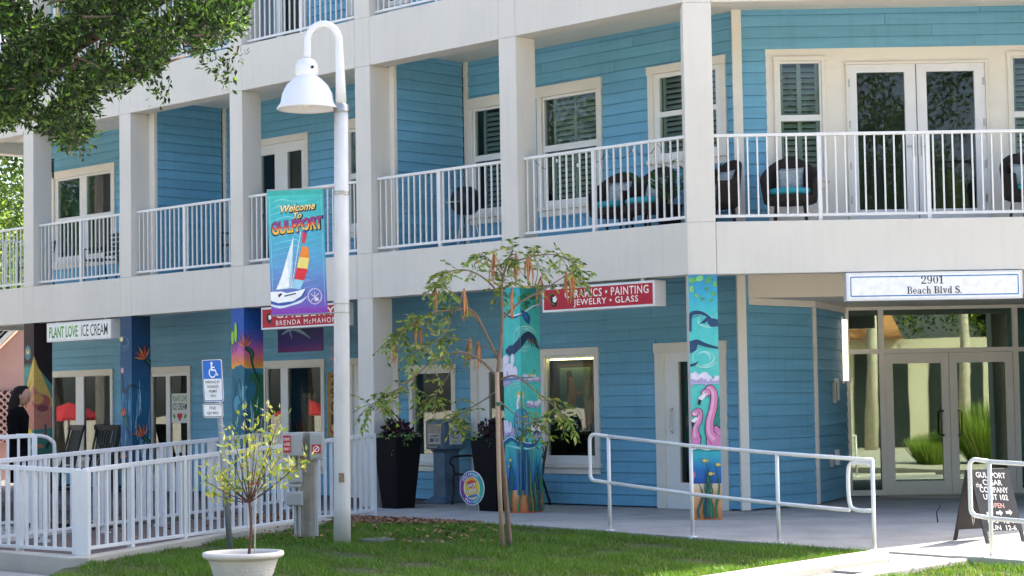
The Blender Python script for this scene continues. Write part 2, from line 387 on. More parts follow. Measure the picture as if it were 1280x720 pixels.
def tri_mesh(name, V, F, ma, kind=None, base=(0, 0, 0), parent=None, smooth=False, cols=None):
    me = bpy.data.meshes.new(name); V = np.asarray(V, np.float32); F = np.asarray(F, np.int32)
    me.vertices.add(len(V)); me.vertices.foreach_set('co', V.ravel()); k = F.shape[1]
    me.loops.add(F.size); me.loops.foreach_set('vertex_index', F.ravel())
    me.polygons.add(len(F)); me.polygons.foreach_set('loop_start', np.arange(0, F.size, k, dtype=np.int32))
    if smooth: me.polygons.foreach_set('use_smooth', np.ones(len(F), bool))
    if cols is not None:
        ca = me.color_attributes.new('Col', 'FLOAT_COLOR', 'POINT'); ca.data.foreach_set('color', np.hstack([cols, np.ones((len(cols), 1))]).astype(np.float32).ravel())
    me.update(calc_edges=True); me.validate(); me.materials.append(ma)
    o = bpy.data.objects.new(name, me); COL.objects.link(o)
    if kind: o['kind'] = kind
    if parent is not None: attach(o, parent)
    return o
def in_poly(x, y, P):
    c = np.zeros(len(x), bool); n = len(P)
    for i in range(n):
        (x1, y1), (x2, y2) = P[i], P[(i + 1) % n]
        c ^= ((y1 > y) != (y2 > y)) & (x < (x2 - x1) * (y - y1) / ((y2 - y1) or 1e-9) + x1)
    return c
def vgz(y): return np.where(y >= 23.8, 0, -.03 * (23.8 - np.maximum(y, 14)))
rg = np.random.default_rng(3)
def grass(poly, n, label, hmin=.025, hmax=.07, excl=None):
    P = np.array(poly); lo, hi = P.min(0), P.max(0)
    x = rg.uniform(lo[0], hi[0], n); y = rg.uniform(lo[1], hi[1], n); k = in_poly(x, y, poly)
    if excl is not None: k &= ~in_poly(x, y, excl)
    # thin, uneven turf
    f = np.sin(x * 2.1 + 1.3 * np.sin(y * 1.7)) * np.sin(y * 2.6 + .8 * np.sin(x * 3.1)) + .5 * np.sin(x * 7.1 + y * 5.3)
    k &= rg.uniform(0, 1, n) < np.clip(.68 + .52 * f, .05, 1); x, y, f = x[k], y[k], f[k]; m = len(x)
    h = rg.uniform(hmin, hmax, m) * (1 + .25 * f); a = rg.uniform(0, 2 * np.pi, m); w = rg.uniform(.004, .009, m); l = rg.uniform(.2, .9, m) * h; b = rg.uniform(0, 2 * np.pi, m)
    z = vgz(y) - .035
    c0 = np.stack([x - np.cos(a) * w, y - np.sin(a) * w, z], 1); c1 = np.stack([x + np.cos(a) * w, y + np.sin(a) * w, z], 1)
    c2 = np.stack([x + np.cos(b) * l, y + np.sin(b) * l, z + h], 1)
    V = np.stack([c0, c1, c2], 1).reshape(-1, 3); F = np.arange(3 * m).reshape(-1, 3)
    t = rg.uniform(0, 1, (m, 1)); dry = (rg.uniform(0, 1, (m, 1)) < np.clip(.09 - .10 * f, .03, .4)[:, None])
    cc = (1 - t) * np.array([.075, .165, .016]) + t * np.array([.15, .28, .038]); cc = np.where(dry, np.array([.22, .19, .08]), cc) * (1 + .12 * f[:, None])
    o = tri_mesh('grass', V, F, mat('grass_blade', rough=.5, var=0, attr='Col', translucent=.35), 'stuff', cols=np.repeat(cc, 3, 0))
    tag(o, label, 'grass')
LAWN = [(-4.4, 20.6), (-2.2, 25.15), (-1.93, 25.9), (3.62, 20.36), (3.56, 20.22), (1.42, 18.04), (-.3, 16.8), (-4.6, 16.8)]
MUL = [UE(5.75, -1.7), UE(3.9, -1.7), UE(1.85, -1.75), UE(1.85, -1.9), UE(2.6, -2.4), UE(3.4, -2.75), UE(4.4, -3.0), UE(5.3, -2.95), UE(5.7, -2.6)]
grass(LAWN, 330000, 'green turf of the lawn in front of the building', excl=MUL)
grass([(4.40, 19.42), (3.62, 18.62), (3.17, 18.2), (2.6, 17.0), (8, 14.6), (9.1, 14.6)], 90000, 'turf of the small lawn corner at the right handrail')
# mulch chips and dropped leaves
def chips(poly, n, ma, name, label, s0=.012, s1=.035, zoff=.012, kind='stuff', asp=.35):
    P = np.array(poly); lo, hi = P.min(0), P.max(0); x = rg.uniform(lo[0], hi[0], n); y = rg.uniform(lo[1], hi[1], n); k = in_poly(x, y, poly); x, y = x[k], y[k]; m = len(x)
    a = rg.uniform(0, 6.28, m); s = rg.uniform(s0, s1, m); tz = rg.uniform(-.5, .5, (2, m)); z = vgz(y) + zoff + rg.uniform(0, .015, m)
    ax = np.stack([np.cos(a) * s, np.sin(a) * s, tz[0] * s], 1); bx = np.stack([-np.sin(a) * s * asp, np.cos(a) * s * asp, tz[1] * s * asp], 1); c = np.stack([x, y, z], 1)
    V = np.stack([c - ax - bx, c + ax - bx, c + ax + bx, c - ax + bx], 1).reshape(-1, 3)
    return tag(tri_mesh(name, V, np.arange(4 * m).reshape(-1, 4), ma, kind), label, name.split('_')[-1])
chips(MUL, 16000, mat('mulch_chip', (.27, .145, .085), .9, .3, 12, island=.5), 'mulch_chips', 'loose brown mulch chips by the walkway')
chips([UE(6, -2.6), UE(1.6, -2.0), UE(-.5, -3.6), UE(2.4, -5.4), UE(6, -6.6), UE(8.5, -5.3)], 1300, mat('dry_leaf', (.20, .12, .05), .8, .3, 12, island=.4), 'fallen_leaves', 'dry brown leaves scattered on the lawn', .015, .03, .03, 'stuff', .6)

# ------------------------------------------------------------------ the building
Z1, Z2, Z3, Z4, Z5, Z6 = 3.0, 3.644, 6.376, 7.082, 9.85, 10.6
UL = 17.5
bld = tag(empty('building', (XC, YC, 0)), 'blue three storey building with white columns and balconies', 'building')
def foot(dA, dB, dC, uL=UL, back=10., cl=12):
    ab = (XC + dA / q2 - dB, YC + dB); bc = (XB2 + dB - dC / q2, YC + dB)
    t = lambda f, u, d: tuple(f.p(u, d, 0)[:2])
    return [t(FA, uL, dA), ab, bc, t(FC, cl, dC), t(FC, cl, back), (5.4, 46), t(FA, uL, back)]
m = MB(); m.prism(foot(.32, .32, .32, 18.2), 3.22, 3.62); m.build('floor_slab', M_SOFFIT, bld)
m = MB(); m.prism(foot(.32, .32, .32, 18.2), 6.60, 7.06); m.build('floor_slab', M_CREAM, bld)
m = MB(); m.prism(foot(-.02, -.02, -.02, 18.3), Z6 - .25, Z6); m.build('roof', M_STUCCO, bld)
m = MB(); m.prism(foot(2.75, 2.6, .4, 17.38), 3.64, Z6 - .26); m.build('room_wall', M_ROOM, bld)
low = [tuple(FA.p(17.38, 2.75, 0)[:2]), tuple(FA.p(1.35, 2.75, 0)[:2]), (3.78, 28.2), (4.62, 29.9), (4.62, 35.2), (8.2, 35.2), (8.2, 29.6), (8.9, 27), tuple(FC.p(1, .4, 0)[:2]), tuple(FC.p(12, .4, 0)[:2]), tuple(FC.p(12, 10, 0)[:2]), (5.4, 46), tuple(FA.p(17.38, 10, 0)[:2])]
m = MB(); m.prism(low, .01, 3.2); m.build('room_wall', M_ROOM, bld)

# fascia in panels with fine open joints at the columns
cols_u = [(2.92, 3.245), (5.90, 6.235), (8.93, 9.25), (11.97, 12.295), (14.98, 15.305)]
def fascia(fr, edges, z0, z1, d=0.):
    for a, b in zip(edges, edges[1:]):
        m = MB(); m.box(fr, a + .0025, b - .0025, d, .31, z0, z1); m.build('fascia_panel', M_STUCCO, bld, bev=.004)
eA = [0.] + [x for c in cols_u for x in c] + [18.2]
for z0, z1 in ((Z1, Z2), (Z3, Z4), (Z5, Z6 - .26)):
    fascia(FA, eA, z0, z1)
    fascia(FB, [.0, .355, B_LEN - .355, B_LEN], z0, z1)
    fascia(FC, [0, .36, 3.2, 6.2, 9.2, 12], z0, z1)
# end return of the left wing
for z0, z1 in ((Z1, Z2), (Z3, Z4), (Z5, Z6 - .26)):
    m = MB(); m.box(FA, 17.9, 18.2, .315, 9.9, z0, z1); m.build('fascia_panel', M_STUCCO, bld)
columns = {}
for fl, (z0, z1) in enumerate(((0., Z1), (Z2, Z3), (Z4, Z5))):
    for k, (a, b) in enumerate(cols_u + [(17.87, 18.19)]):
        m = MB(); m.box(FA, a + .001, b - .001, .001, .375, z0 + .002, z1 - .002); columns[fl, k] = m.build('column', M_STUCCO, bld, bev=.006)
    m = MB(); m.box(FB, .001, .354, .001, .36, z0 + .002, z1 - .002); columns[fl, 'c'] = m.build('column', M_STUCCO, bld, bev=.006)
    m = MB(); m.box(FB, B_LEN - .354, B_LEN - .001, .001, .36, z0 + .002, z1 - .002); m.build('column', M_STUCCO, bld, bev=.006)

# siding walls: backing + one object per board
BH = .152
wb = MB()
wb.add([(0, -.027, 0), (1, -.027, 0), (1, 0, 0), (0, 0, 0), (0, -.011, 1), (1, -.011, 1), (1, 0, 1), (0, 0, 1)], [(3, 2, 1, 0), (0, 1, 5, 4), (4, 5, 6, 7), (1, 2, 6, 5), (2, 3, 7, 6), (3, 0, 4, 7)])
BOARD = unit_mesh('siding_board', wb, M_BLUE)
def cells(u0, u1, z0, z1, rects):
    zs = sorted({z0, z1} | {z for r in rects for z in r[2:4] if z0 < z < z1}); out = []
    for a, b in zip(zs, zs[1:]):
        mid = (a + b) / 2; cur = u0
        for r in sorted(r for r in rects if r[2] < mid < r[3]):
            if r[0] > cur + 1e-4: out.append((cur, min(r[0], u1), a, b))
            cur = max(cur, r[1])
        if cur < u1 - 1e-4: out.append((cur, u1, a, b))
    return out
def siding(fr, u0, u1, z0, z1, dw, ops, label=None, back=.1):
    m = MB()
    for a, b, c, d in cells(u0, u1, z0, z1, [(o[0] + .03, o[1] - .03, o[2] - .0 if o[2] < z0 + .1 else o[2] + .03, o[3] - .03) for o in ops]): m.box(fr, a, b, dw, dw + back, c, d)
    w = m.build('siding_wall', M_BLUE, bld, fix=False)
    if label: w['label'] = label
    n = int((z1 - z0) / BH + .999); z = z0
    for i in range(n):
        zt = min(z + BH, z1); cur = u0
        iv = []
        for o in sorted(ops):
            ov = min(zt, o[3]) - max(z, o[2])
            if ov > .5 * BH:
                if o[0] > cur + .02: iv.append((cur, o[0] + .01))
                cur = max(cur, o[1] - .01)
        if cur < u1 - .02: iv.append((cur, u1))
        for a, b in iv:
            cuts = [a]; L = rnd.uniform(1.6, 3.66)
            while b - cuts[-1] > L + .6: cuts.append(cuts[-1] + L); L = 3.66
            cuts.append(b)
            for p, q in zip(cuts, cuts[1:]):
                link_mesh('siding_board', BOARD, fr.mtx(q if fr.flip else p, dw, z, q - p - .006, zt - z - .010), w)
        z = zt
    return w
def trim(fr, u0, u1, d0, d1, z0, z1, ma=None, name='trim_board'):
    m = MB(); m.box(fr, u0, u1, d0, d1, z0, z1); return m.build(name, ma or M_CREAM, bld, bev=.003)
PANE_N = [0]
def glazed(fr, kind, u0, u1, z0, z1, dw, lights, mf=None, mg=None, cas=.09, head=.11, sill=True, par=None, mc=None):
    mf = mf or M_WFRAME; mg = mg or GL_UP; m = MB()
    m.box(fr, u0, u0 + cas, dw - .046, dw + .03, z0, z1 - head); m.box(fr, u1 - cas, u1, dw - .046, dw + .03, z0, z1 - head)
    m.box(fr, u0 - .012, u1 + .012, dw - .054, dw + .03, z1 - head, z1)
    if sill: m.box(fr, u0 - .02, u1 + .02, dw - .075, dw + .03, z0 - .001, z0 + .055); m.box(fr, u0 + .01, u1 - .01, dw - .04, dw + .03, z0 - .09, z0 - .002)
    o = m.build(kind, mc or M_CREAM, bld, fix=False, bev=.003)
    zb = z0 + (.056 if sill else 0)
    s = MB()
    for a, b, c, d in cells(u0 + cas + .001, u1 - cas - .001, zb, z1 - head - .001, lights): s.box(fr, a, b, dw - .012, dw + .05, c, d)
    s.build('sash' if kind == 'window' else 'door_frame', mf, o, fix=False)
    for a, b, c, d in lights:
        p = MB(); p.box(fr, a - .004, b + .004, dw + .016, dw + .022, c - .004, d + .004); p.build('pane', mg, o, fix=False)
    return o
def shutter(fr, par, u0, u1, z0, z1, dw, n=None, tilt=.03):
    m = MB(); w = .045; mid = (u0 + u1) / 2
    for a, b in ((u0, u0 + w), (u1 - w, u1), (mid - w * .6, mid + w * .6)): m.box(fr, a, b, dw + .055, dw + .085, z0, z1)
    z = z0 + .03
    while z < z1 - .06:
        for a, b in ((u0 + w, mid - w * .6), (mid + w * .6, u1 - w)):
            P = [fr.p(u, d, zz) for u, (d, zz) in ((a, (dw + .05, z)), (b, (dw + .05, z)), (b, (dw + .10, z + .05)), (a, (dw + .10, z + .05)), (a, (dw + .05, z + .008)), (b, (dw + .05, z + .008)), (b, (dw + .10, z + .058)), (a, (dw + .10, z + .058)))]
            m.add(P, [(0, 1, 2, 3), (7, 6, 5, 4), (0, 4, 5, 1), (3, 2, 6, 7)])
        z += .075
    o = m.build('louvre_shutter', M_SHUT, par, fix=False); o['kind'] = 'stuff'; return o

DA, DB = 1.85, 1.72
# --- second floor, left wing
ops2 = [(.80, 2.17, 4.69, 6.04), (3.04, 4.30, 4.22, 6.03), (4.47, 5.75, 4.22, 6.03), (7.35, 8.63, 4.22, 6.04), (9.55, 11.05, 3.65, 5.95), (15.16, 17.30, 4.22, 6.0)]
siding(FA, .60, 5.84, 3.64, 6.62, DA, [o for o in ops2 if o[0] < 5.8])
siding(FA, 6.06, 11.86, 3.64, 6.62, DA, [o for o in ops2 if 6 < o[0] < 11.8])
siding(FA, 12.10, UL - .1, 3.64, 6.62, DA, [o for o in ops2 if o[0] > 12])
for u in (5.84, 11.86):                      # party walls between the balconies, square to the front
    fr = Fr(tuple(FA.p(u, 0, 0)[:2]), (q2, q2), (-q2, q2))     # faces right along the wing
    siding(fr, .44, DA - .07, 3.64, 6.62, 0., [], back=.2)
    trim(FA, u - .03, u + .24, .376, .44, 3.64, 6.62)
    trim(FA, u - .085, u - .002, DA - .045, DA + .01, 3.64, 6.62)
w = glazed(FA, 'window', *ops2[0], DA, [(.99, 1.98, 5.40, 5.87), (.99, 1.98, 4.83, 5.33)]); shutter(FA, w, 1.0, 1.97, 4.8, 5.9, DA)
for o_ in ops2[1:4]:
    a, b = o_[0] + .125, o_[1] - .125
    w = glazed(FA, 'window', *o_, DA, [(a, b, 5.16, 5.83), (a, b, 4.36, 5.07)], head=.16); shutter(FA, w, a + .02, b - .12, 4.36, 5.84, DA)
w = glazed(FA, 'door', *ops2[4], DA, [(9.75, 10.12, 3.95, 5.68), (10.46, 10.83, 3.95, 5.68)], sill=False)
w = glazed(FA, 'window', *ops2[5], DA, [(15.33, 16.12, 5.10, 5.82), (16.36, 17.1, 5.10, 5.82), (15.33, 16.12, 4.36, 5.0), (16.36, 17.1, 4.36, 5.0)], head=.14)
# --- second floor, right wing: blue wall with a cream panel holding window, doors, window
siding(FB, .86, B_LEN - .8, 3.64, 6.62, DB, [(1.235, 5.19, 3.6, 6.09)])
trim(FB, .795, .92, DB - .05, DB + .02, 3.64, 6.62); trim(FA, .585, .68, DA - .04, DA + .02, 3.64, 6.62)
ops = [(1.335, 2.015, 4.30, 5.965), (2.285, 4.15, 3.65, 5.875), (4.42, 5.10, 4.30, 5.98)]
m = MB()
for a, b, c, d in cells(1.235, 5.19, 3.645, 6.09, [(o[0] + .03, o[1] - .03, o[2] + .03 if o[2] > 4 else 3.6, o[3] - .03) for o in ops]): m.box(FB, a, b, DB - .02, DB + .08, c, d)
m.build('cream_panel', M_CREAM, bld, fix=False)
w = glazed(FB, 'window', *ops[0], DB - .02, [(1.42, 1.935, 5.19, 5.875), (1.42, 1.935, 4.40, 5.11)], cas=.05, head=.06); shutter(FB, w, 1.42, 1.935, 4.4, 5.88, DB)
w = glazed(FB, 'window', *ops[2], DB - .02, [(4.50, 5.015, 5.19, 5.90), (4.50, 5.015, 4.40, 5.11)], cas=.05, head=.06); shutter(FB, w, 4.5, 5.015, 4.4, 5.9, DB)
w = glazed(FB, 'door', *ops[1], DB - .02, [(2.43, 3.06, 3.92, 5.74), (3.35, 3.98, 3.92, 5.74)], cas=.025, head=.03, sill=False, mf=M_WHITE)
for u in (3.16, 3.27):
    h = MB(); h.box(FB, u - .016, u + .016, DB - .045, DB - .031, 4.62, 4.88); h.tube([FB.p(u, DB - .05, 4.74), FB.p(u, DB - .085, 4.74), FB.p(u + (.09 if u > 3.2 else -.09), DB - .085, 4.74)], .01); h.build('door_handle', M_STEEL, w)
m = MB(); m.box(FB, 3.207, 3.219, DB - .036, DB - .0325, 3.66, 5.84); m.build('door_seam', mat('dark_seam', (.12, .12, .11), .8, 0), w)
for u in (2.325, 4.10):
    for z in (4.0, 4.45, 5.0, 5.55): h = MB(); h.box(FB, u - .012, u + .012, DB - .042, DB - .0325, z, z + .10); h.build('hinge', M_STEEL, w)
# --- third floor (only its lower part shows above the fascia)
ops3 = [(.80, 2.17, 7.7, 9.5), (3.04, 5.2, 7.09, 9.4), (7.0, 8.5, 7.7, 9.4), (9.55, 11.05, 7.09, 9.4), (13.0, 14.2, 7.7, 9.4), (15.2, 17.2, 7.7, 9.4)]
siding(FA, .60, UL - .1, 7.08, 9.95, DA, ops3)
for i, o_ in enumerate(ops3):
    a, b = o_[0] + .13, o_[1] - .13; c = (a + b) / 2
    glazed(FA, 'door' if o_[2] < 7.2 else 'window', *o_, DA, [(a, c - .08, o_[2] + (.3 if o_[2] < 7.2 else .1), o_[3] - .16), (c + .08, b, o_[2] + (.3 if o_[2] < 7.2 else .1), o_[3] - .16)], sill=o_[2] > 7.2)
siding(FB, .86, B_LEN - .8, 7.08, 9.95, DB, [])
# right-hand wing, out of the frame
m = MB(); m.box(FC, .36, 11.9, .32, .42, .01, Z5); m.build('siding_wall', M_BLUE, bld)
# left gable end
m = MB(); m.box(FA, UL - .1, UL, DA - .02, 9.8, .01, 3.2); m.build('siding_wall', M_BLUE, bld); m = MB(); m.box(FA, UL - .1, UL, DA - .02, 9.8, 3.64, 6.58); m.build('siding_wall', M_BLUE, bld); m = MB(); m.box(FA, UL - .1, UL, DA - .02, 9.8, 7.08, 9.9); m.build('siding_wall', M_BLUE, bld)

# --- ground floor, left wing
opsG = [(.90, 2.143, 0., 2.24), (3.19, 4.33, .53, 2.225), (4.62, 5.78, 0., 2.12), (6.12, 7.16, .53, 2.06), (7.40, 8.62, 0., 2.21), (9.20, 10.82, .45, 2.22), (12.85, 14.14, 0., 2.2), (15.25, 17.41, .45, 2.2)]
siding(FA, .60, UL - .1, .02, 3.24, DA, opsG)
glazed(FA, 'door', *opsG[0], DA, [(1.28, 1.75, .35, 1.98)], mg=GL_SHOP, cas=.16, head=.13, sill=False)
h = MB(); h.tube([FA.p(1.86, DA - .015, 1.02), FA.p(1.86, DA - .07, 1.05), FA.p(1.86, DA - .07, 1.32), FA.p(1.86, DA - .015, 1.35)], .011); h.build('door_handle', M_STEEL, bld)
wg1 = glazed(FA, 'window', *opsG[1], DA, [(3.285, 4.225, .70, 2.09)], mg=GL_SHOP, cas=.085, head=.10)
glazed(FA, 'door', *opsG[2], DA, [(4.85, 5.42, .35, 1.92)], mg=GL_SHOP, cas=.14, head=.12, sill=False)
glazed(FA, 'window', *opsG[3], DA, [(6.215, 7.065, .70, 1.93)], mg=GL_SHOP, cas=.085, head=.10)
glazed(FA, 'door', *opsG[4], DA, [(7.75, 8.2, .35, 1.95)], mg=GL_SHOP, cas=.12, sill=False)
wg5 = glazed(FA, 'window', *opsG[5], DA, [(9.31, 10.17, .58, 2.09), (10.36, 10.71, .58, 2.09)], mg=GL_SHOP, cas=.085)
wg6 = glazed(FA, 'door', *opsG[6], DA, [(12.99, 13.50, .30, 2.03), (13.62, 14.03, .30, 2.03)], mg=GL_SHOP, cas=.09, sill=False)
glazed(FA, 'window', *opsG[7], DA, [(15.36, 16.25, .60, 2.08), (16.52, 17.3, .60, 2.08)], mg=GL_SHOP, cas=.085)
trim(FA, .585, .70, DA - .045, DA + .02, .01, 3.2)
# --- entrance recess
P1, P2, P3 = (3.06, 26.16), (4.14, 27.33), (4.90, 29.36)
trim(FB, .785, .90, DB - .05, DB + .14, .01, 3.2)
def frame2(a, b):
    dx, dy = b[0] - a[0], b[1] - a[1]; l = math.hypot(dx, dy); return Fr(a, (dx / l, dy / l), (-dy / l, dx / l)), l
FE1, lE1 = frame2(P1, P2); FE2, lE2 = frame2(P2, P3)
siding(FE1, .03, lE1 - .05, .02, 2.70, 0., []); siding(FE2, .06, lE2 - .01, .02, 2.70, 0., [])
trim(FE1, -.02, .04, -.03, .1, .01, 2.79); trim(FE1, lE1 - .06, lE1 + .012, -.03, .05, .01, 2.70); trim(FE2, .004, .055, -.03, .05, .01, 2.70)
trim(FE1, .04, lE1 + .012, -.028, .1, 2.701, 2.79); trim(FE2, .004, lE2, -.028, .1, 2.701, 2.79)
m = MB(); m.prism([(2.96, 26.16), (8.8, 26.16), (8.8, 29.9), (4.6, 29.9), (4.0, 27.7)], 2.791, 3.21); m.build('entrance_ceiling', M_SOFFIT, bld)
m = MB(); m.box(FB, 4.6 + 1.36, 6.05, 1.8, 5.05, .01, 2.79); m.build('siding_wall', M_BLUE, bld)
DS = 5.05; sf = tag(empty('storefront', FB.p(4.25, DS, 0))); attach(sf, bld)
def sfm(name, boxes, ma, par=sf):
    m = MB()
    for b in boxes: m.box(FB, *b)
    return m.build(name, ma, par, fix=False)
bars = [(2.735, 2.80, DS - .06, DS + .06, .01, 2.789), (3.235, 3.315, DS - .06, DS + .06, .01, 2.74), (5.215, 5.295, DS - .06, DS + .06, .01, 2.74), (5.72, 5.79, DS - .06, DS + .06, .01, 2.789),
        (2.80, 5.72, DS - .058, DS + .058, 2.74, 2.789), (2.80, 3.235, DS - .058, DS + .058, 2.095, 2.16), (3.315, 5.215, DS - .058, DS + .058, 2.10, 2.165), (5.295, 5.72, DS - .058, DS + .058, 2.095, 2.16),
        (2.80, 3.235, DS - .058, DS + .058, .01, .09), (5.295, 5.72, DS - .058, DS + .058, .01, .09)]
for b in bars: sfm('mullion', [b], M_ALU)
for a, b, c, d in ((2.80, 3.235, 2.16, 2.74), (3.315, 5.215, 2.165, 2.74), (5.295, 5.72, 2.16, 2.74), (2.80, 3.235, .09, 2.095), (5.295, 5.72, .09, 2.095)): sfm('pane', [(a - .01, b + .01, DS - .004, DS + .004, c - .01, d + .01)], GL_ENTRY)
for a, b, hx, s in ((3.32, 4.262, 4.15, 1), (4.268, 5.21, 4.38, -1)):
    m = MB(); g1, g2 = a + .115, b - .115
    for c in cells(a, b, .02, 2.095, [(g1, g2, .215, 1.945)]): m.box(FB, c[0], c[1], DS - .045, DS + .02, c[2], c[3])
    dr = m.build('door', M_ALU, sf, fix=False)
    p = MB(); p.box(FB, g1 - .005, g2 + .005, DS - .016, DS - .008, .21, 1.95); p.build('pane', GL_ENTRY, dr, fix=False)
    h = MB(); h.tube([FB.p(hx, DS - .045, .88), FB.p(hx, DS - .10, .88), FB.p(hx - .035 * s, DS - .12, .90), FB.p(hx - .035 * s, DS - .12, 1.22), FB.p(hx, DS - .10, 1.24), FB.p(hx, DS - .045, 1.24)], .014); h.build('door_handle', mat('dark_bronze', (.08, .06, .04), .35, .1, 9, metal=.7), dr)
sfm('threshold', [(3.2, 5.33, DS - .12, DS + .06, .004, .018)], M_STEEL)
m = MB(); m.lathe([(.0, .012), (1.05, .012), (1.07, .0)], FB.p(4.26, DS - .12, 0), 40)
for i, v in enumerate(m.v): m.v[i] = (v[0], YC + DS - .12 - abs(v[1] - (YC + DS - .12)) * .62, v[2])
m.build('entrance_step', mat('pale_threshold', (.48, .42, .33), .8, .1, 3), bld)
m = MB(); m.box(FB, 2.79, 5.73, DS + .1, DS + 5.6, .002, .012); m.build('lobby_floor', mat('lobby_tile', (.16, .15, .13), .4, .1, 2), bld)
# wall light and boxes at the entrance
FS = FE2
m = MB(); m.box(FS, lE2 - .33, lE2 - .26, -.10, -.03, 1.70, 2.60); sc_ = m.build('wall_light', mat('lit_diffuser', (1, .93, .74), .4, 0, emit=.4), bld, bev=.01)
m = MB(); m.box(FS, lE2 - .36, lE2 - .23, -.032, -.018, 1.66, 2.64); m.build('back_plate', M_WFRAME, sc_)
for u, z, w_, h_, ma in ((1.05, 1.38, .09, .30, M_STEEL), (1.22, 1.42, .10, .32, M_WFRAME), (.72, .48, .09, .20, M_STEEL), (1.12, .50, .10, .22, M_WFRAME)):
    m = MB(); m.box(FE2, u, u + w_, -.075, -.018, z, z + h_); m.build('wall_box', ma, bld, bev=.006)

# ------------------------------------------------------------------ balcony railings
M_RAIL = mat('white_rail', (.74, .73, .71), .42, .05, 6, .05, 90)
bb = MB(); bb.box(FW, -.0095, .0095, -.0095, .0095, 0, 1); BAL = unit_mesh('baluster', bb, M_RAIL)
pb = MB(); pb.box(FW, -.024, .024, -.024, .024, 0, 1); POST = unit_mesh('post', pb, M_RAIL)
def balcony(fr, u0, u1, zf, posts, sp=.122, d=.13):
    t = MB(); t.box(fr, u0, u1, d - .027, d + .027, zf + 1.06, zf + 1.10); top = t.build('balcony_railing', M_RAIL, bld, bev=.006)
    b = MB(); b.box(fr, u0, u1, d - .02, d + .02, zf + .06, zf + .095); b.build('bottom_rail', M_RAIL, top)
    for u in posts: link_mesh('post', POST, fr.mtx(u, d, zf - .02, 1, 1.08), top)
    n = max(2, round((u1 - u0) / sp))
    for i in range(n):
        u = u0 + (i + .5) * (u1 - u0) / n
        if min([abs(u - p) for p in posts] + [9]) < .045: continue
        link_mesh('baluster', BAL, fr.mtx(u, d, zf + .093, 1, .97), top)
    return top
bays = [(.37, 2.918), (3.248, 5.898), (6.238, 8.928), (9.253, 11.968), (12.298, 14.978), (15.308, 17.868)]
for zf in (Z2, Z4):
    for a, b in bays: balcony(FA, a - .32 if a < .4 else a, b, zf, [(a + b) / 2 + .01])
    balcony(FB, .358, B_LEN - .358, zf, [1.665, 3.01, 4.36, 5.6])
# end railing of the left wing
fr = Fr(tuple(FA.p(18.03, 0, 0)[:2]), (q2, q2), (-q2, q2))
for zf in (Z2, Z4): balcony(fr, .4, 7.5, zf, [2.5, 5.])
# ------------------------------------------------------------------ murals on the ground floor columns
def col_paint(k):
    a, b = cols_u[k]; w = b - a
    def f(x, y, l, side):
        if side == 0: return FA.p(b - .001 - x, .0004 - l, y)
        return FA.p(a + .0006 - l, .002 + (x - w), y)
    return Paint(f, w + .372, 2.995, fold=w)
def weeds(P, n, w0, w1, t0, t1, seed, cols=('#1f6b5b', '#2f8a5a', '#174c5a', '#6f9a4a')):
    r = random.Random(seed)
    for i in range(n):
        x = r.uniform(w0, w1); h = r.uniform(t0, t1); ph = r.uniform(0, 6); am = r.uniform(.015, .035)
        pts = [(x + am * math.sin(ph + j * 1.3), .02 + h * j / 5) for j in range(6)]
        P.line(pts, [.028, .030, .022, .003], '#0d2c38'); P.line(pts, [.018, .020, .013, .001], r.choice(cols))
def cloud(P, x, y, w, h, seed, c1='#e9e2ef', c2='#b9a9d2'):
    r = random.Random(seed)
    for i in range(9): P.ell(x + r.uniform(-.5, .5) * w, y - h * .12 + r.uniform(-.2, .1) * h, w * r.uniform(.12, .24), h * r.uniform(.2, .34), c2)
    for i in range(10): P.ell(x + r.uniform(-.42, .42) * w, y + r.uniform(-.1, .4) * h, w * r.uniform(.08, .2), h * r.uniform(.14, .28), c1)
def swirl(P, x, y, r0, n, c, seed):
    r = random.Random(seed)
    for i in range(n):
        rr = r0 * (.35 + .65 * i / n); a0 = r.uniform(0, 6); P.line([(x + rr * math.cos(a0 + j * .45), y + rr * .75 * math.sin(a0 + j * .45)) for j in range(6)], [.002, .008, .002], c)
def bird_flower(P, x, y, s, ang, seed=0, c='#e2642c'):
    for i, a in enumerate((-1.0, -.5, 0, .45, .9)):
        t = ang + a; L = s * (1 - .12 * abs(a)); q = [(x, y), (x + .45 * L * math.cos(t + .16), y + .45 * L * math.sin(t + .16)), (x + L * math.cos(t), y + L * math.sin(t)), (x + .5 * L * math.cos(t - .16), y + .5 * L * math.sin(t - .16))]
        P.poly([(x + (p[0] - x) * 1.10, y + (p[1] - y) * 1.10) for p in q], '#3a1620'); P.poly(q, c if i % 2 else '#f0873a')
    P.line([(x, y), (x + .5 * s, y - .35 * s), (x + .55 * s, y - 1.1 * s), (x + 1.1 * s, y - 2.2 * s)], [.05 * s / .2, .07 * s / .2, .03 * s / .2, .02 * s / .2], '#16333a'); P.line([(x + .03, y - .01), (x + .5 * s, y - .38 * s), (x + .57 * s, y - 1.1 * s)], [.02, .035, .012], '#3f7f4a')

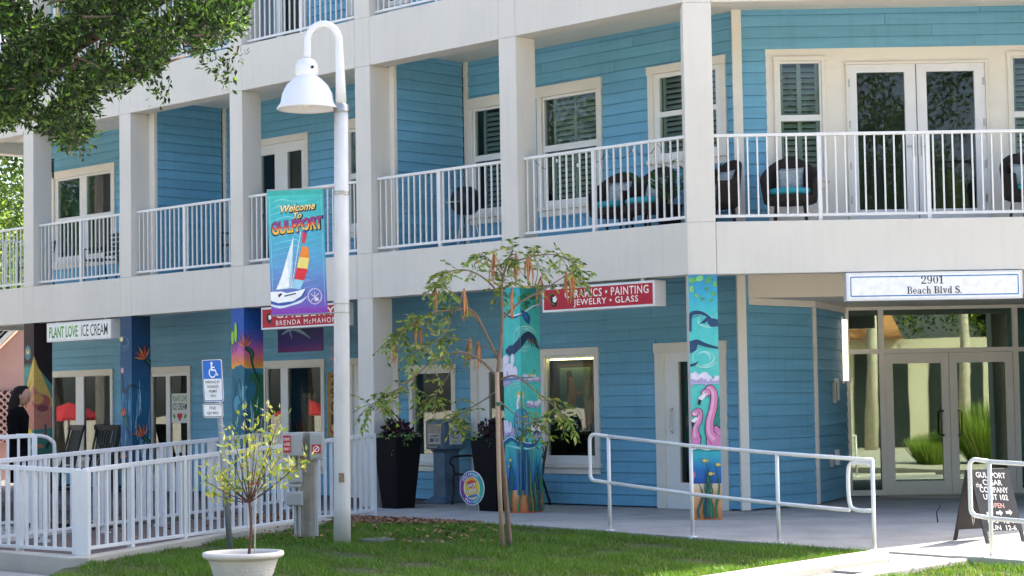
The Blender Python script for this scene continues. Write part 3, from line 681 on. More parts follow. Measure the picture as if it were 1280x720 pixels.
# corner column: lily pads, dark birds over turquoise, two flamingos, water and sand
P = Paint(lambda x, y, l, side: FB.p(.001 + x, .0004 - l, y), .352, 2.995)
P.grad([(0, '#c9783f'), (.30, '#e9b279'), (.44, '#efdcb8'), (.441, '#2456a8'), (.62, '#2a7fbe'), (.86, '#3fc3c0'), (.861, '#57cfc4'), (1.6, '#5ed2c4'), (2.5, '#49c4c2'), (2.8, '#2f9fc4'), (2.995, '#2a87b4')])
for i, (x, y, r_) in enumerate(((.05, 2.93, .05), (.14, 2.95, .05), (.25, 2.93, .055), (.33, 2.88, .04), (.04, 2.82, .045), (.22, 2.82, .03), (.30, 2.76, .035), (.10, 2.74, .03), (.17, 2.70, .025), (.27, 2.68, .025))):
    P.ell(x, y, r_ * 1.1, r_ * .8, '#2c7f74', .4 * i); P.ell(x, y, r_, r_ * .7, ('#5fae62', '#7cc07a', '#4a9a6a')[i % 3], .4 * i); P.line([(x, y), (x + r_ * .9, y + r_ * .3)], .004, '#2c6f5c', 1)
swirl(P, .22, 2.45, .16, 8, '#b9f0e6', 1); swirl(P, .18, 1.98, .18, 10, '#bff2e8', 2)
P.line([(.0, 2.30), (.02, 2.50), (.12, 2.53), (.22, 2.49), (.27, 2.42), (.355, 2.40)], [.05, .05, .045, .03, .06, .09], '#1c3f66'); P.poly([(.12, 2.39), (.19, 2.40), (.27, 2.47), (.24, 2.49), (.17, 2.43)], '#1c3f66')
P.poly([(.22, 2.44), (.29, 2.46), (.355, 2.44), (.355, 2.36), (.27, 2.35), (.23, 2.39)], '#22486f'); P.line([(.03, 2.46), (.10, 2.49), (.18, 2.47)], [.004, .012, .004], '#4b78a0')
P.line([(.0, 2.15), (.09, 2.17), (.2, 2.13), (.355, 2.09)], [.05, .06, .045, .02], '#1c3f66'); P.poly([(0, 2.16), (.10, 2.15), (.08, 2.07), (.0, 2.03)], '#22486f'); P.line([(.0, 1.88), (.06, 1.90), (.10, 1.93)], [.03, .03, .005], '#1c3f66')
cloud(P, .09, 1.73, .26, .16, 4); cloud(P, .27, 1.71, .18, .08, 5)
P.poly([(0, 1.665), (.352, 1.665), (.352, 1.655), (0, 1.655)], '#c8bfe0')
def flam(nk, nw, head, bk, s):
    P.line(nk, [w + .016 for w in nw], '#2a2148', 7); P.line(nk, nw, '#e288b4', 7); P.line([(a - .012, b + .004) for a, b in nk], [w * .35 for w in nw], '#f3b0cd', 7)
    x, y = head; P.ell(x, y, .062 * s, .052 * s, '#2a2148', .2); P.ell(x, y, .055 * s, .045 * s, '#e58fb9', .2); P.ell(x - .01, y - .004, .03 * s, .024 * s, '#f6d3e0')
    bx, by = bk; P.poly([(bx + .055 * s, by + .07 * s), (bx - .02 * s, by + .02 * s), (bx - .035 * s, by - .055 * s), (bx + .02 * s, by - .02 * s), (bx + .07 * s, by + .03 * s)], '#f3eef0'); P.poly([(bx - .022 * s, by + .0 * s), (bx - .035 * s, by - .055 * s), (bx - .01 * s, by - .085 * s), (bx + .018 * s, by - .022 * s)], '#1b2240')
    P.ell(x - .005, y + .008, .009 * s, .008 * s, '#2b1b3a')
P.poly([(.30, .88), (.352, .88), (.352, 1.50), (.31, 1.46), (.29, 1.2)], '#2f8f7a'); [P.line([(.30, 1.0 + .08 * i), (.352, 1.06 + .08 * i)], .008, '#1d5c5c', 1) for i in range(6)]
P.poly([(.18, .87), (.352, .87), (.352, 1.12), (.30, 1.16), (.22, 1.1), (.17, .98)], '#2a2148'); P.poly([(.185, .87), (.352, .87), (.352, 1.10), (.30, 1.145), (.225, 1.085), (.18, .98)], '#dd86b6'); P.line([(.21, .95), (.27, 1.02), (.34, 1.04)], [.01, .05, .02], '#f0b7d4')
flam([(.17, 1.54), (.24, 1.60), (.285, 1.52), (.27, 1.36), (.225, 1.2), (.225, 1.05), (.29, .97)], [.06, .075, .08, .085, .09, .10, .13], (.185, 1.545), (.115, 1.475), 1.0)
P.poly([(0, .87), (.0, 1.12), (.07, 1.12), (.12, 1.0), (.10, .87)], '#2a2148'); P.poly([(0, .87), (.0, 1.11), (.065, 1.11), (.11, 1.0), (.09, .87)], '#dd86b6')
flam([(.05, 1.33), (.10, 1.32), (.10, 1.22), (.05, 1.12), (.05, 1.0)], [.05, .06, .06, .06, .10], (.05, 1.30), (.02, 1.20), .85)
P.line([(0, .855), (.08, .875), (.18, .85), (.28, .87), (.352, .855)], .014, '#eafaf6'); P.line([(0, .838), (.1, .853), (.2, .835), (.352, .84)], .006, '#1b4a78')
weeds(P, 6, .03, .33, .35, .55, 11); weeds(P, 4, .08, .30, .55, .75, 12)
for x, y in ((.15, .72), (.31, .67), (.22, .56)): P.ell(x, y, .03, .024, '#8a6a20'); P.ell(x, y, .025, .02, '#e9d36a'); P.poly([(x + .02, y), (x + .045, y + .02), (x + .045, y - .02)], '#e0c25a')
P.line([(.0, .60), (.02, .55), (.0, .50)], [.02, .03, .02], '#d87a9a')
P.build('mural', columns[0, 'c'], 'painted pink flamingos above seaweed under dark birds and lily pads')

# column beside the young tree: pelican on a piling
P = col_paint(0)
P.grad([(0, '#c4673a'), (.20, '#e29a5c'), (.30, '#eec58e'), (.301, '#2560a8'), (.55, '#2a84b8'), (.92, '#49c2b4'), (.921, '#4fc9bb'), (1.7, '#52ccbe'), (2.6, '#45bfb8'), (2.995, '#37a9ac')])
for i in range(16): x = rnd.uniform(.02, .68); y = rnd.uniform(2.72, 2.97); P.ell(x, y, .06, .03, ('#2f7f5a', '#1f6a5c', '#4c9a5f')[i % 3], rnd.uniform(-1, 1))
P.line([(0, 2.66), (.18, 2.62), (.36, 2.65), (.55, 2.74), (.70, 2.78)], [.03, .03, .025, .02], '#cfe7ec'); P.line([(0, 2.675), (.18, 2.60), (.36, 2.63)], [.03, .03, .01], '#1c3f66')
P.poly([(.34, 2.70), (.47, 2.66), (.52, 2.60), (.50, 2.50), (.42, 2.54), (.36, 2.62)], '#1d4f86'); P.poly([(.36, 2.68), (.45, 2.64), (.47, 2.56), (.40, 2.60)], '#2f74b0')
swirl(P, .42, 2.30, .26, 12, '#c2f3ea', 7); swirl(P, .25, 1.62, .2, 8, '#b5ece4', 8)
P.line([(.05, 2.16), (.16, 2.15), (.3, 2.24), (.45, 2.36), (.58, 2.30), (.67, 2.18)], [.05, .11, .12, .10, .09, .02], '#1b3457'); P.ell(.15, 2.16, .08, .07, '#1f3f6a')
for i in range(5): P.line([(.46 + .04 * i, 2.33 - .01 * i), (.49 + .045 * i, 2.22 - .012 * i)], [.03, .008], '#3a2f3a' if i % 2 else '#6a5a4c', 1)
cloud(P, .12, 1.90, .34, .36, 9); cloud(P, .5, 1.79, .34, .10, 10); P.line([(0, 1.77), (.35, 1.79), (.62, 1.80)], [.03, .02, .005], '#4f88b0')
cloud(P, .06, 1.12, .22, .25, 14); cloud(P, .6, 1.12, .24, .25, 15); cloud(P, .55, 1.45, .24, .1, 16)
P.ell(.31, 1.56, .05, .055, '#e8c24a'); P.ell(.31, 1.54, .03, .03, '#f6efd8'); P.line([(.30, 1.52), (.33, 1.42), (.36, 1.36)], [.03, .03, .01], '#d8b26a'); P.line([(.29, 1.53), (.27, 1.44), (.30, 1.34)], [.03, .035, .06], '#e9eef0')
P.ell(.32, 1.19, .125, .20, '#123a5c'); P.ell(.32, 1.19, .115, .19, '#4f95c4')
for i in range(9): P.line([(.24 + .02 * i, 1.34 - .01 * abs(i - 4)), (.25 + .018 * i, 1.18), (.28 + .01 * i, 1.02)], [.004, .012, .003], '#1f5c8c' if i % 2 else '#9cc8e2')
P.line([(.28, 1.01), (.30, .96), (.42, .98)], [.02, .03, .01], '#1d3550')
P.poly([(.24, .24), (.24, .96), (.42, .96), (.42, .24)], '#2e5f86')
for i in range(6): P.line([(.255 + .03 * i, .25), (.258 + .03 * i, .94)], [.012, .006], '#17395c' if i % 2 else '#6a9ab8', 1)
P.line([(0, .93), (.14, .99), (.28, .93), (.42, .90), (.55, .92), (.63, 1.02), (.58, 1.08), (.53, 1.02)], [.05, .06, .05, .05, .06, .05, .03, .01], '#1f5a9a'); P.line([(0, .955), (.14, 1.01), (.28, .955), (.42, .925), (.55, .94), (.63, 1.03)], .012, '#d8f3f2'); P.line([(.05, .90), (.25, .87), (.45, .85), (.68, .88)], [.01, .03, .02, .01], '#8fdce0')
weeds(P, 9, .02, .68, .4, .85, 21); weeds(P, 6, .4, .68, .5, .9, 22)
P.ell(.13, .70, .025, .018, '#e6cf62'); P.ell(.10, .62, .02, .014, '#d9b84c')
P.build('mural', columns[0, 0], 'painted pelican on a piling above waves and seaweed')

# column left of the gallery sign: sunset, waterfall and orange flower
P = col_paint(2)
P.grad([(0, '#1c3f4c'), (.9, '#2c6a80'), (1.9, '#2f7f92'), (2.06, '#3a8796'), (2.061, '#f2b24e'), (2.16, '#ee8c52'), (2.32, '#d0659c'), (2.5, '#5a58b0'), (2.7, '#2358ac'), (2.995, '#1c4f9c')])
P.poly([(0, 0), (0, 2.02), (.10, 2.09), (.25, 2.12), (.36, 2.05), (.55, 1.98), (.7, 1.94), (.7, 0)], '#2b6d80')
P.poly([(.4, 1.95), (.55, 2.0), (.7, 1.95), (.7, 1.2), (.55, 1.1), (.45, 1.5)], '#2c6a4a')
r = random.Random(5)
for i in range(46): x = r.uniform(.0, .7); y = r.uniform(.5, 1.95); L = r.uniform(.15, .45); P.line([(x, y), (x + r.uniform(-.03, .03), y - L * .5), (x + r.uniform(-.05, .05), y - L)], [.004, r.uniform(.012, .035), .004], r.choice(['#79b8c4', '#a9d6dc', '#1b4c64', '#4f9db0', '#d8eef0', '#1a4a60']))
for i in range(7): x = r.uniform(0, .7); P.ell(x, r.uniform(1.4, 1.8), .08, .12, r.choice(['#4f9db0', '#2f7488', '#6fb2c0']))
for x, y, h in ((.03, 2.42, .24), (.11, 2.45, .34)): P.ell(x + .01, y + h / 2, .045, h / 2, '#2b5c2c'); P.ell(x + .01, y + h / 2, .036, h / 2 - .012, '#9ecb4a'); P.line([(x + .01, y), (x + .01, y - .14)], .01, '#2b4a5c', 1)
bird_flower(P, .34, 2.38, .24, 1.75)
P.build('mural', columns[0, 2], 'painted orange flower above a waterfall at sunset')

# column right of the ice cream sign: night waterfall with flowers
P = col_paint(3)
P.grad([(0, '#14304a'), (.8, '#1c5a80'), (1.6, '#24688c'), (2.2, '#1d4f74'), (2.995, '#183c60')])
for i in range(60): x = r.uniform(.0, .7); y = r.uniform(.5, 2.0); L = r.uniform(.2, .6); P.line([(x, y), (x + r.uniform(-.03, .03), y - L * .5), (x + r.uniform(-.05, .05), y - L)], [.003, r.uniform(.008, .024), .003], r.choice(['#5fa4c4', '#8cc6dc', '#123c5c', '#3c84ac', '#b9dcea', '#184a70']))
swirl(P, .12, 2.55, .18, 9, '#5c8fa4', 33)
P.line([(.05, 2.05), (.1, 1.75), (.3, 1.85), (.5, 1.8)], [.01, .06, .05, .01], '#2a4a58'); P.ell(.05, 2.62, .05, .04, '#e6dd9a'); P.ell(.07, 2.10, .045, .05, '#d69aa8')
bird_flower(P, .58, 2.28, .26, 2.1, c='#d9542c'); bird_flower(P, .52, 1.0, .24, 1.9); bird_flower(P, .08, .62, .2, 1.6, c='#e0a040'); bird_flower(P, .12, 1.35, .16, 1.9, c='#d96a3a')
weeds(P, 8, .02, .68, .3, .7, 41)
P.build('mural', columns[0, 3], 'painted dark blue waterfall with orange flowers')

# far left column: dark top, golden and teal bird picture
P = col_paint(4)
P.grad([(0, '#2b3b34'), (.6, '#3f6a58'), (1.3, '#4a8f80'), (2.2, '#5a9486'), (2.3, '#2e1a1c'), (2.995, '#2a171c')])
P.poly([(0, 1.7), (.33, 2.42), (.7, 1.65), (.7, 1.2), (0, 1.25)], '#d9b45a'); P.poly([(0, 1.5), (.3, 1.9), (.7, 1.5), (.7, 1.15), (0, 1.1)], '#c9806a'); P.poly([(.33, 2.42), (.42, 2.2), (.7, 1.9), (.7, 2.35)], '#241418')
P.ell(.13, 2.48, .10, .13, '#3f7f84'); P.ell(.13, 2.50, .05, .05, '#e6cf7a'); P.ell(.13, 2.52, .02, .02, '#1b1414')
P.line([(.05, 1.5), (.12, 1.8), (.05, 2.1)], [.03, .02, .008], '#2a2a24'); P.line([(.12, 1.8), (.25, 2.0)], [.02, .006], '#2a2a24')
P.ell(.46, 1.62, .20, .13, '#b5615a'); P.ell(.40, 1.66, .12, .09, '#d99a5a'); P.ell(.5, 1.5, .12, .06, '#8a4a50')
P.ell(.15, .95, .16, .20, '#e9c83a'); P.ell(.17, .92, .10, .12, '#3c8aa0'); P.ell(.18, .90, .05, .06, '#12141c')
for i in range(10): x = r.uniform(0, .7); P.ell(x, r.uniform(.2, 1.2), .07, .03, r.choice(['#2f5f48', '#1d3c34', '#7a9a4a', '#c9704a']), r.uniform(-1.5, 1.5))
weeds(P, 8, .3, .68, .4, .9, 51, ('#2f6f4c', '#c96a3a', '#4a8a5a'))
P.build('mural', columns[0, 4], 'painted dark topped bird picture in gold and teal')

# ------------------------------------------------------------------ signs hung under the fascia
def hung_sign(fr, u0, u1, z0, z1, d0, d1, name, label, face):
    e = tag(empty(name, fr.p((u0 + u1) / 2, d0, z0)), label, 'sign')
    m = MB(); m.box(fr, u0, u1, d0, d1, z0, z1); m.build('sign_box', M_WHITE, e, bev=.006)
    for u in (u0 + .25, u1 - .25): m = MB(); m.box(fr, u - .02, u + .02, max(d0, 0) + .05, max(d0, 0) + .09, z1, 2.999); m.build('hanger', M_WHITE, e)
    uf = u1 if fr.flip else u0
    P = Paint(lambda x, y, l, s: fr.p(uf + (-x if fr.flip else x), d0 - .0015 - l, z0 + y), u1 - u0, z1 - z0)
    face(P, u1 - u0, z1 - z0); P.build('lettering', e); return e
RED = '#b3122e'
def f_ice(P, w, h):
    P.poly([(.03, .03), (w - .03, .03), (w - .03, h - .03), (.03, h - .03)], '#efeee6')
    P.text('PLANT LOVE', .075 + .46, h / 2, .90, .20, '#2f7f2f', .022, c2='#58a83a'); P.text('ICE CREAM', .075 + 1.42, h / 2, .80, .20, '#171a1c', .002)
hung_sign(FA, 12.60, 14.59, 2.645, 2.975, .02, .26, 'hanging_sign', 'white box sign reading PLANT LOVE ICE CREAM', f_ice)
def logo(P, x, y, s):
    P.ell(x, y, s * .7, s, '#15100f', .25); P.ell(x + s * .2, y + s * .15, s * .38, s * .42, '#f2efe9')
    for k in range(5): P.ell(x + s * .2 + s * .3 * math.cos(k * 1.256), y + s * .2 + s * .3 * math.sin(k * 1.256), s * .18, s * .14, '#f2efe9', k * 1.256)
def f_gal(P, w, h):
    P.poly([(.03, .03), (w - .03, .03), (w - .03, h - .03), (.03, h - .03)], RED); logo(P, .20, h / 2, .085)
    P.text('GALLERY', w * .55, h * .66, w * .72, .12, '#f4eee6', .012, sp=1.3); P.text('BRENDA McMAHON', w * .56, h * .27, w * .74, .075, '#f4eee6', 0, sp=1.25)
hung_sign(FA, 6.60, 8.52, 2.635, 2.975, .02, .24, 'hanging_sign', 'red GALLERY sign behind the banner and lamp pole', f_gal)
def f_cer(P, w, h):
    P.poly([(.03, .03), (w - .03, .03), (w - .03, h - .03), (.03, h - .03)], RED); logo(P, .21, h * .46, .09)
    P.text('CERAMICS \u2022 PAINTING', w * .58, h * .68, w * .74, .105, '#f6f0e8', .010, sp=1.12); P.text('JEWELRY \u2022 GLASS', w * .575, h * .30, w * .57, .105, '#f6f0e8', .010, sp=1.12)
hung_sign(FA, .565, 2.52, 2.64, 2.965, .02, .24, 'hanging_sign', 'red sign reading CERAMICS PAINTING JEWELRY GLASS', f_cer)
# slab-serif letters for the address sign
def ring(P, x, y, rx, ry, th, tn, c, a0=0., a1=2 * math.pi, n=28):
    pr = None
    for k in range(n + 1):
        a = a0 + (a1 - a0) * k / n; t = tn + (th - tn) * abs(math.cos(a)) ** 1.3
        o = (x + (rx) * math.cos(a), y + (ry) * math.sin(a)); i = (x + max(0, rx - t) * math.cos(a), y + max(0, ry - tn) * math.sin(a))
        if pr: P._emit([(q, lin(c)) for q in (pr[0], o, i, pr[1])])
        pr = (o, i)
    P.L += 1
def glyph(P, ch, x, y, h, c):
    X = lambda v: x + v * h; Y = lambda v: y + v * h
    bar = lambda a, b, e, f: P.poly([(X(a), Y(b)), (X(e), Y(b)), (X(e), Y(f)), (X(a), Y(f))], c)
    st, tn, sf_ = .17, .065, .07
    if ch == '2': ring(P, X(.33), Y(.70), .30 * h, .30 * h, .17 * h, tn * h, c, -.5, math.pi); P.ell(X(.13), Y(.68), .09 * h, .09 * h, c); P.line([(X(.54), Y(.62)), (X(.40), Y(.40)), (X(.06), Y(.10))], [.14 * h, .08 * h, .08 * h], c); bar(.03, 0, .64, .15); return .74
    if ch == '9': ring(P, X(.33), Y(.68), .30 * h, .32 * h, .16 * h, tn * h, c); P.line([(X(.56), Y(.72)), (X(.55), Y(.40)), (X(.42), Y(.08)), (X(.2), Y(.05))], [.14 * h, .16 * h, .09 * h, .07 * h], c); P.ell(X(.15), Y(.13), .08 * h, .08 * h, c); return .74
    if ch == '0': ring(P, X(.33), Y(.5), .31 * h, .5 * h, .17 * h, tn * h, c); return .74
    if ch == '1': bar(.2, 0, .38, 1); bar(.04, 0, .54, sf_); P.poly([(X(.04), Y(.80)), (X(.22), Y(1)), (X(.22), Y(.82)), (X(.04), Y(.73))], c); return .66
    if ch == 'B': bar(.10, 0, .28, 1); bar(0, 0, .14, sf_); bar(0, 1 - sf_, .14, 1); bar(.2, 0, .46, tn); bar(.2, 1 - tn, .44, 1); bar(.2, .49, .46, .55); ring(P, X(.44), Y(.76), .22 * h, .24 * h, .15 * h, tn * h, c, -1.57, 1.57); ring(P, X(.46), Y(.26), .26 * h, .27 * h, .17 * h, tn * h, c, -1.57, 1.57); return .82
    if ch == 'e': ring(P, X(.28), Y(.33), .26 * h, .34 * h, .14 * h, tn * h, c, .0, 5.5); bar(.12, .31, .52, .37); return .62
    if ch == 'c': ring(P, X(.28), Y(.33), .26 * h, .34 * h, .15 * h, tn * h, c, .7, 5.6); P.ell(X(.45), Y(.53), .08 * h, .08 * h, c); return .60
    if ch == 'a': ring(P, X(.24), Y(.19), .21 * h, .20 * h, .12 * h, tn * h, c); ring(P, X(.26), Y(.44), .22 * h, .23 * h, .13 * h, tn * h, c, 0, 2.8); bar(.36, 0, .50, .46); bar(.36, 0, .60, sf_); return .66
    if ch == 'h': bar(.08, 0, .23, 1); bar(0, 0, .32, sf_); bar(0, 1 - sf_, .12, 1); ring(P, X(.36), Y(.40), .20 * h, .27 * h, .14 * h, tn * h, c, 0, 3.0); bar(.42, 0, .56, .42); bar(.36, 0, .66, sf_); return .72
    if ch == 'l': bar(.08, 0, .23, 1); bar(0, 0, .32, sf_); bar(0, 1 - sf_, .12, 1); return .38
    if ch == 'v': P.poly([(X(.06), Y(.64)), (X(.22), Y(.64)), (X(.36), Y(.2)), (X(.30), Y(0))], c); P.poly([(X(.48), Y(.64)), (X(.56), Y(.64)), (X(.36), Y(0)), (X(.28), Y(0))], c); bar(0, .60, .28, .67); bar(.40, .60, .64, .67); return .68
    if ch == 'd': ring(P, X(.27), Y(.33), .25 * h, .34 * h, .15 * h, tn * h, c); bar(.40, 0, .55, 1); bar(.30, 1 - sf_, .44, 1); bar(.42, 0, .64, sf_); return .70
    if ch == 'S': P.line([(X(.56), Y(.80)), (X(.42), Y(.97)), (X(.16), Y(.90)), (X(.12), Y(.68)), (X(.34), Y(.52)), (X(.56), Y(.36)), (X(.52), Y(.10)), (X(.28), Y(.02)), (X(.06), Y(.20))], [.05 * h, .08 * h, .12 * h, .17 * h, .2 * h, .17 * h, .12 * h, .08 * h, .05 * h], c); bar(.53, .70, .59, 1); bar(.03, 0, .09, .30); return .72
    if ch == '.': P.ell(X(.1), Y(.08), .09 * h, .09 * h, c); return .3
    return .34
def serif(P, txt, cx, y, h, c):
    tmp = Paint(lambda *a: (0, 0, 0), 99, 99); w = sum(glyph(tmp, ch, 1, 1, h, c) * h for ch in txt); x = cx - w / 2
    for ch in txt: x += glyph(P, ch, x, y, h, c) * h
def f_adr(P, w, h):
    P.poly([(.03, .025), (w - .03, .025), (w - .03, h - .025), (.03, h - .025)], '#f3f2f2')
    for k in (.055,):
        for a, b in (((k, k), (w - k, k)), ((w - k, k), (w - k, h - k)), ((w - k, h - k), (k, h - k)), ((k, h - k), (k, k))): P.line([a, b], .014, '#2a72b0', 1)
    serif(P, '2901', w * .49, .195, .10, '#10151c'); serif(P, 'Beach Blvd S.', w * .50, .075, .088, '#10151c')
hung_sign(FB, 1.93, 4.09, 2.64, 2.985, -.055, .16, 'address_sign', 'white blue bordered address sign reading 2901 Beach Blvd S.', f_adr)

# small things on the shop wall
e = tag(empty('number_plaque', FA.p(8.98, DA, .9)), 'narrow yellow plaque with 2901 stacked vertically', 'sign')
m = MB(); m.box(FA, 8.80, 9.10, DA - .055, DA - .019, .95, 2.0); m.build('plaque_board', mat('ochre_board', (.40, .24, .06), .7, .25, 9), e)
P = Paint(lambda x, y, l, s: FA.p(9.10 - x, DA - .057 - l, .95 + y), .30, 1.05)
for i, ch in enumerate('2901'): P.text(ch, .15, .92 - .21 * i, .13, .16, '#4a2a14', .02)
P.ell(.15, .12, .09, .07, '#a33a2a'); P.ell(.15, .15, .05, .05, '#d9b060'); P.build('lettering', e)
e = tag(empty('purple_banner', FA.p(8.3, .5, 2.3)), 'dark purple cloth banner hanging behind the gallery sign', 'banner')
m = MB(); m.box(FA, 7.75, 8.85, .60, .61, 2.30, 2.72); m.build('cloth', mat('purple_cloth', (.045, .03, .10), .9, .3, 6), e)
P = Paint(lambda x, y, l, s: FA.p(8.85 - x, .598 - l, 2.30 + y), 1.1, .42); P.grad([(0, '#6a1f5c'), (.12, '#3a2468'), (.42, '#1e2a5c')]); P.line([(.1, .28), (.35, .36), (.6, .30), (.8, .2)], [.02, .06, .05, .01], '#7fa0a8'); P.line([(.3, .34), (.35, .2)], [.04, .01], '#7fa0a8', 1); P.build('print', e)
m = MB(); m.tube([FA.p(7.7, .605, 2.73), FA.p(8.9, .605, 2.73)], .012); m.tube([FA.p(7.75, .605, 2.73), FA.p(7.75, .605, 3.2)], .006); m.tube([FA.p(8.85, .605, 2.73), FA.p(8.85, .605, 3.2)], .006); m.build('hanging_rod', M_STEEL, e)
# pictures standing in the shop windows
def picture(u0, u1, z0, z1, d, label, draw, frame=(.03, .02, .015)):
    e = tag(empty('picture', FA.p((u0 + u1) / 2, d, z0)), label, 'picture')
    m = MB(); m.box(FA, u0, u1, d, d + .04, z0, z1); m.build('picture_frame', mat('dark_frame', frame, .5, .2, 8), e)
    m = MB(); m.box(FA, u0 + .1, u0 + .14, d + .03, d + .30, .02, z1 - .3); m.box(FA, u1 - .14, u1 - .1, d + .03, d + .30, .02, z1 - .3); m.build('easel', M_BLACK, e)
    P = Paint(lambda x, y, l, s: FA.p(u1 - .05 - x, d - .001 - l, z0 + .05 + y), u1 - u0 - .1, z1 - z0 - .1); draw(P, u1 - u0 - .1, z1 - z0 - .1); P.build('canvas', e)
def d_fig(P, w, h):
    P.grad([(0, '#1b3f4c'), (h * .4, '#3a8088'), (h, '#7f9c8a')])
    P.line([(w * .3, h * .95), (w * .34, h * .8), (w * .36, h * .6)], [.10, .12, .16], '#3a2018'); P.line([(w * .36, h * .85), (w * .42, h * .6), (w * .36, h * .42), (w * .55, h * .3)], [.07, .15, .17, .10], '#c98f6a'); P.line([(w * .42, h * .66), (w * .6, h * .6), (w * .74, h * .62)], [.05, .05, .03], '#c98f6a')
    P.poly([(0, 0), (w, 0), (w, h * .2), (w * .6, h * .28), (w * .2, h * .24), (0, h * .3)], '#24506c')
picture(3.42, 4.12, .98, 2.0, 1.95, 'painting of a seated figure over blue water in the shop window', d_fig)
def d_grp(P, w, h):
    P.grad([(0, '#241a18'), (h, '#4a3a30')])
    for i, x in enumerate((.25, .5, .75)): P.line([(w * x, h * .75), (w * x, h * .45), (w * (x + .04), h * .1)], [.10, .16, .12], ('#a58a6a', '#c2a27a', '#8a7a6a')[i]); P.ell(w * x, h * .8, .05, .06, '#d0b08a')
picture(9.45, 10.05, .85, 1.85, 1.95, 'dark framed painting of pale figures in the gallery window', d_grp)
e = tag(empty('strip_light', FA.p(3.75, DA + .2, 2.0)), 'thin lit strip at the top of the shop window', 'light'); m = MB(); m.box(FA, 3.31, 4.19, DA + .028, DA + .042, 2.062, 2.078); attach(m.build('tube', mat('warm_strip', (1, .8, .35), .5, 0, emit=7)), e)
# ice cream notice on the shop door
e = tag(empty('door_notice', FA.p(13.25, DA, 1.4)), 'paper notice with red heart on the ice cream shop door', 'notice')
m = MB(); m.box(FA, 12.98, 13.47, DA + .004, DA + .010, 1.20, 1.72); m.build('paper', mat('paper', (.7, .7, .64), .8, .05), e)
P = Paint(lambda x, y, l, s: FA.p(13.47 - x, DA + .003 - l, 1.20 + y), .49, .52); P.text('PLANT LOVE', .245, .43, .42, .10, '#3f8a34', .01); P.text('ICE CREAM', .245, .29, .42, .12, '#15181a', .01); P.ell(.21, .13, .045, .045, '#d02a3a'); P.ell(.28, .13, .045, .045, '#d02a3a'); P.poly([(.168, .115), (.245, .03), (.322, .115)], '#d02a3a'); P.ell(.08, .12, .03, .05, '#4a9a3a', .6); P.ell(.41, .12, .03, .05, '#4a9a3a', -.6); P.build('print', e)
# ------------------------------------------------------------------ street lamp and banner
LX, LY = -1.93, 22.17; LZ = gz(LX, LY) - .02
lamp = tag(empty('street_lamp', (LX, LY, LZ)), 'tall white gooseneck street lamp with bell shade on the lawn', 'street lamp')
M_POLE = mat('lamp_pole_white', (.66, .66, .65), .55, .06, 5, .25, 70, dirt=.12)
M_ENAM = mat('white_enamel', (.74, .75, .76), .28, .02, 3)
px_top = -1.885
lean = lambda z: LX + (px_top - LX) * (z - LZ) / 4.85
m = MB(); m.tube([(lean(z), LY, z) for z in (LZ, .4, 1.5, 3, 4.80)], [.096, .094, .090, .084, .078], 20); m.build('pole', M_POLE, lamp, smooth=True)
m = MB(); m.lathe([(.09, 4.76), (.09, 4.83), (.05, 4.86)], (px_top, LY, 0), 20); m.build('collar', M_STEEL, lamp, smooth=True)
arc = [(px_top, LY, 4.82), (px_top - .005, LY, 5.2), (px_top - .012, LY, 5.45)] + [(px_top - .19 + .178 * math.cos(a), LY, 5.555 + .20 * math.sin(a)) for a in np.linspace(.05, math.pi, 14)] + [(px_top - .37, LY, 5.46), (px_top - .37, LY, 5.36)]
m = MB(); m.tube(arc, [.064, .052, .045] + [.042] * 16, 14); m.build('gooseneck', M_ENAM, lamp, smooth=True)
SX = px_top - .378
m = MB(); m.lathe([(.04, 5.37), (.10, 5.345), (.128, 5.29), (.132, 5.20), (.11, 5.165)], (SX, LY, 0), 24); hd = m.build('lamp_head', M_ENAM, lamp, smooth=True)
m = MB(); m.tube([(SX + .07, LY - .115, 5.25), (SX + .075, LY - .135, 5.25)], .017, 10); m.build('sensor', M_BLACK, hd)
m = MB(); m.lathe([(.11, 5.17), (.16, 5.135), (.235, 5.06), (.28, 4.97), (.302, 4.86), (.345, 4.805), (.345, 4.79), (.325, 4.80), (.285, 4.87), (.26, 4.97), (.215, 5.05), (.10, 5.14)], (SX, LY, 0), 40); m.build('lamp_shade', M_ENAM, lamp, smooth=True)
m = MB(); m.ball((SX, LY, 4.90), (.09, .09, .10)); m.build('bulb', mat('frosted_bulb', (.8, .78, .72), .5, 0), lamp, smooth=True)
m = MB(); m.box(FW, lean(.9) - .03, lean(.9) + .03, LY - .102, LY - .085, .62, .72); m.build('cover_plate', mat('rusty_plate', (.30, .20, .14), .7, .4, 30), lamp)
P = Paint(lambda x, y, l, s: Vector((lean(2) - .095 - .02 + x, LY - .094 - l + .012 * 0, 1.85 + y)), .03, .3)
for i, ch in enumerate('NOTICE'): P.text(ch, .015, .27 - .045 * i, .02, .03, '#b04040')
P.build('stencil_marks', lamp)
for z in (3.855, 3.83, 2.60, 2.50): m = MB(); m.lathe([(.094, z - .007), (.094, z + .007), (.088, z + .007), (.088, z - .007), (.094, z - .007)], (lean(z), LY, 0), 20); m.build('clamp_band', M_STEEL, lamp)
bn = tag(empty('street_banner', (-2.37, LY - .02, 2.47)), 'Welcome To Gulfport banner with sailboat on the lamp pole', 'banner')
BW, BHt = .625, 1.415
bo = Vector((-2.685, LY - .03, 2.475)); bu = Vector((1, .05, .03)).normalized(); bv = Vector((-.03, 0.01, 1)).normalized(); bnm = bu.cross(bv)
FBN = lambda x, y, l=0.: bo + bu * x + bv * y + bnm * (l)
bnm = -bnm if bnm.y > 0 else bnm
m = MB()
c_ = [FBN(x, y, -.012) for y in (0, BHt) for x in (0, BW)] + [FBN(x, y, -.002) for y in (0, BHt) for x in (0, BW)]
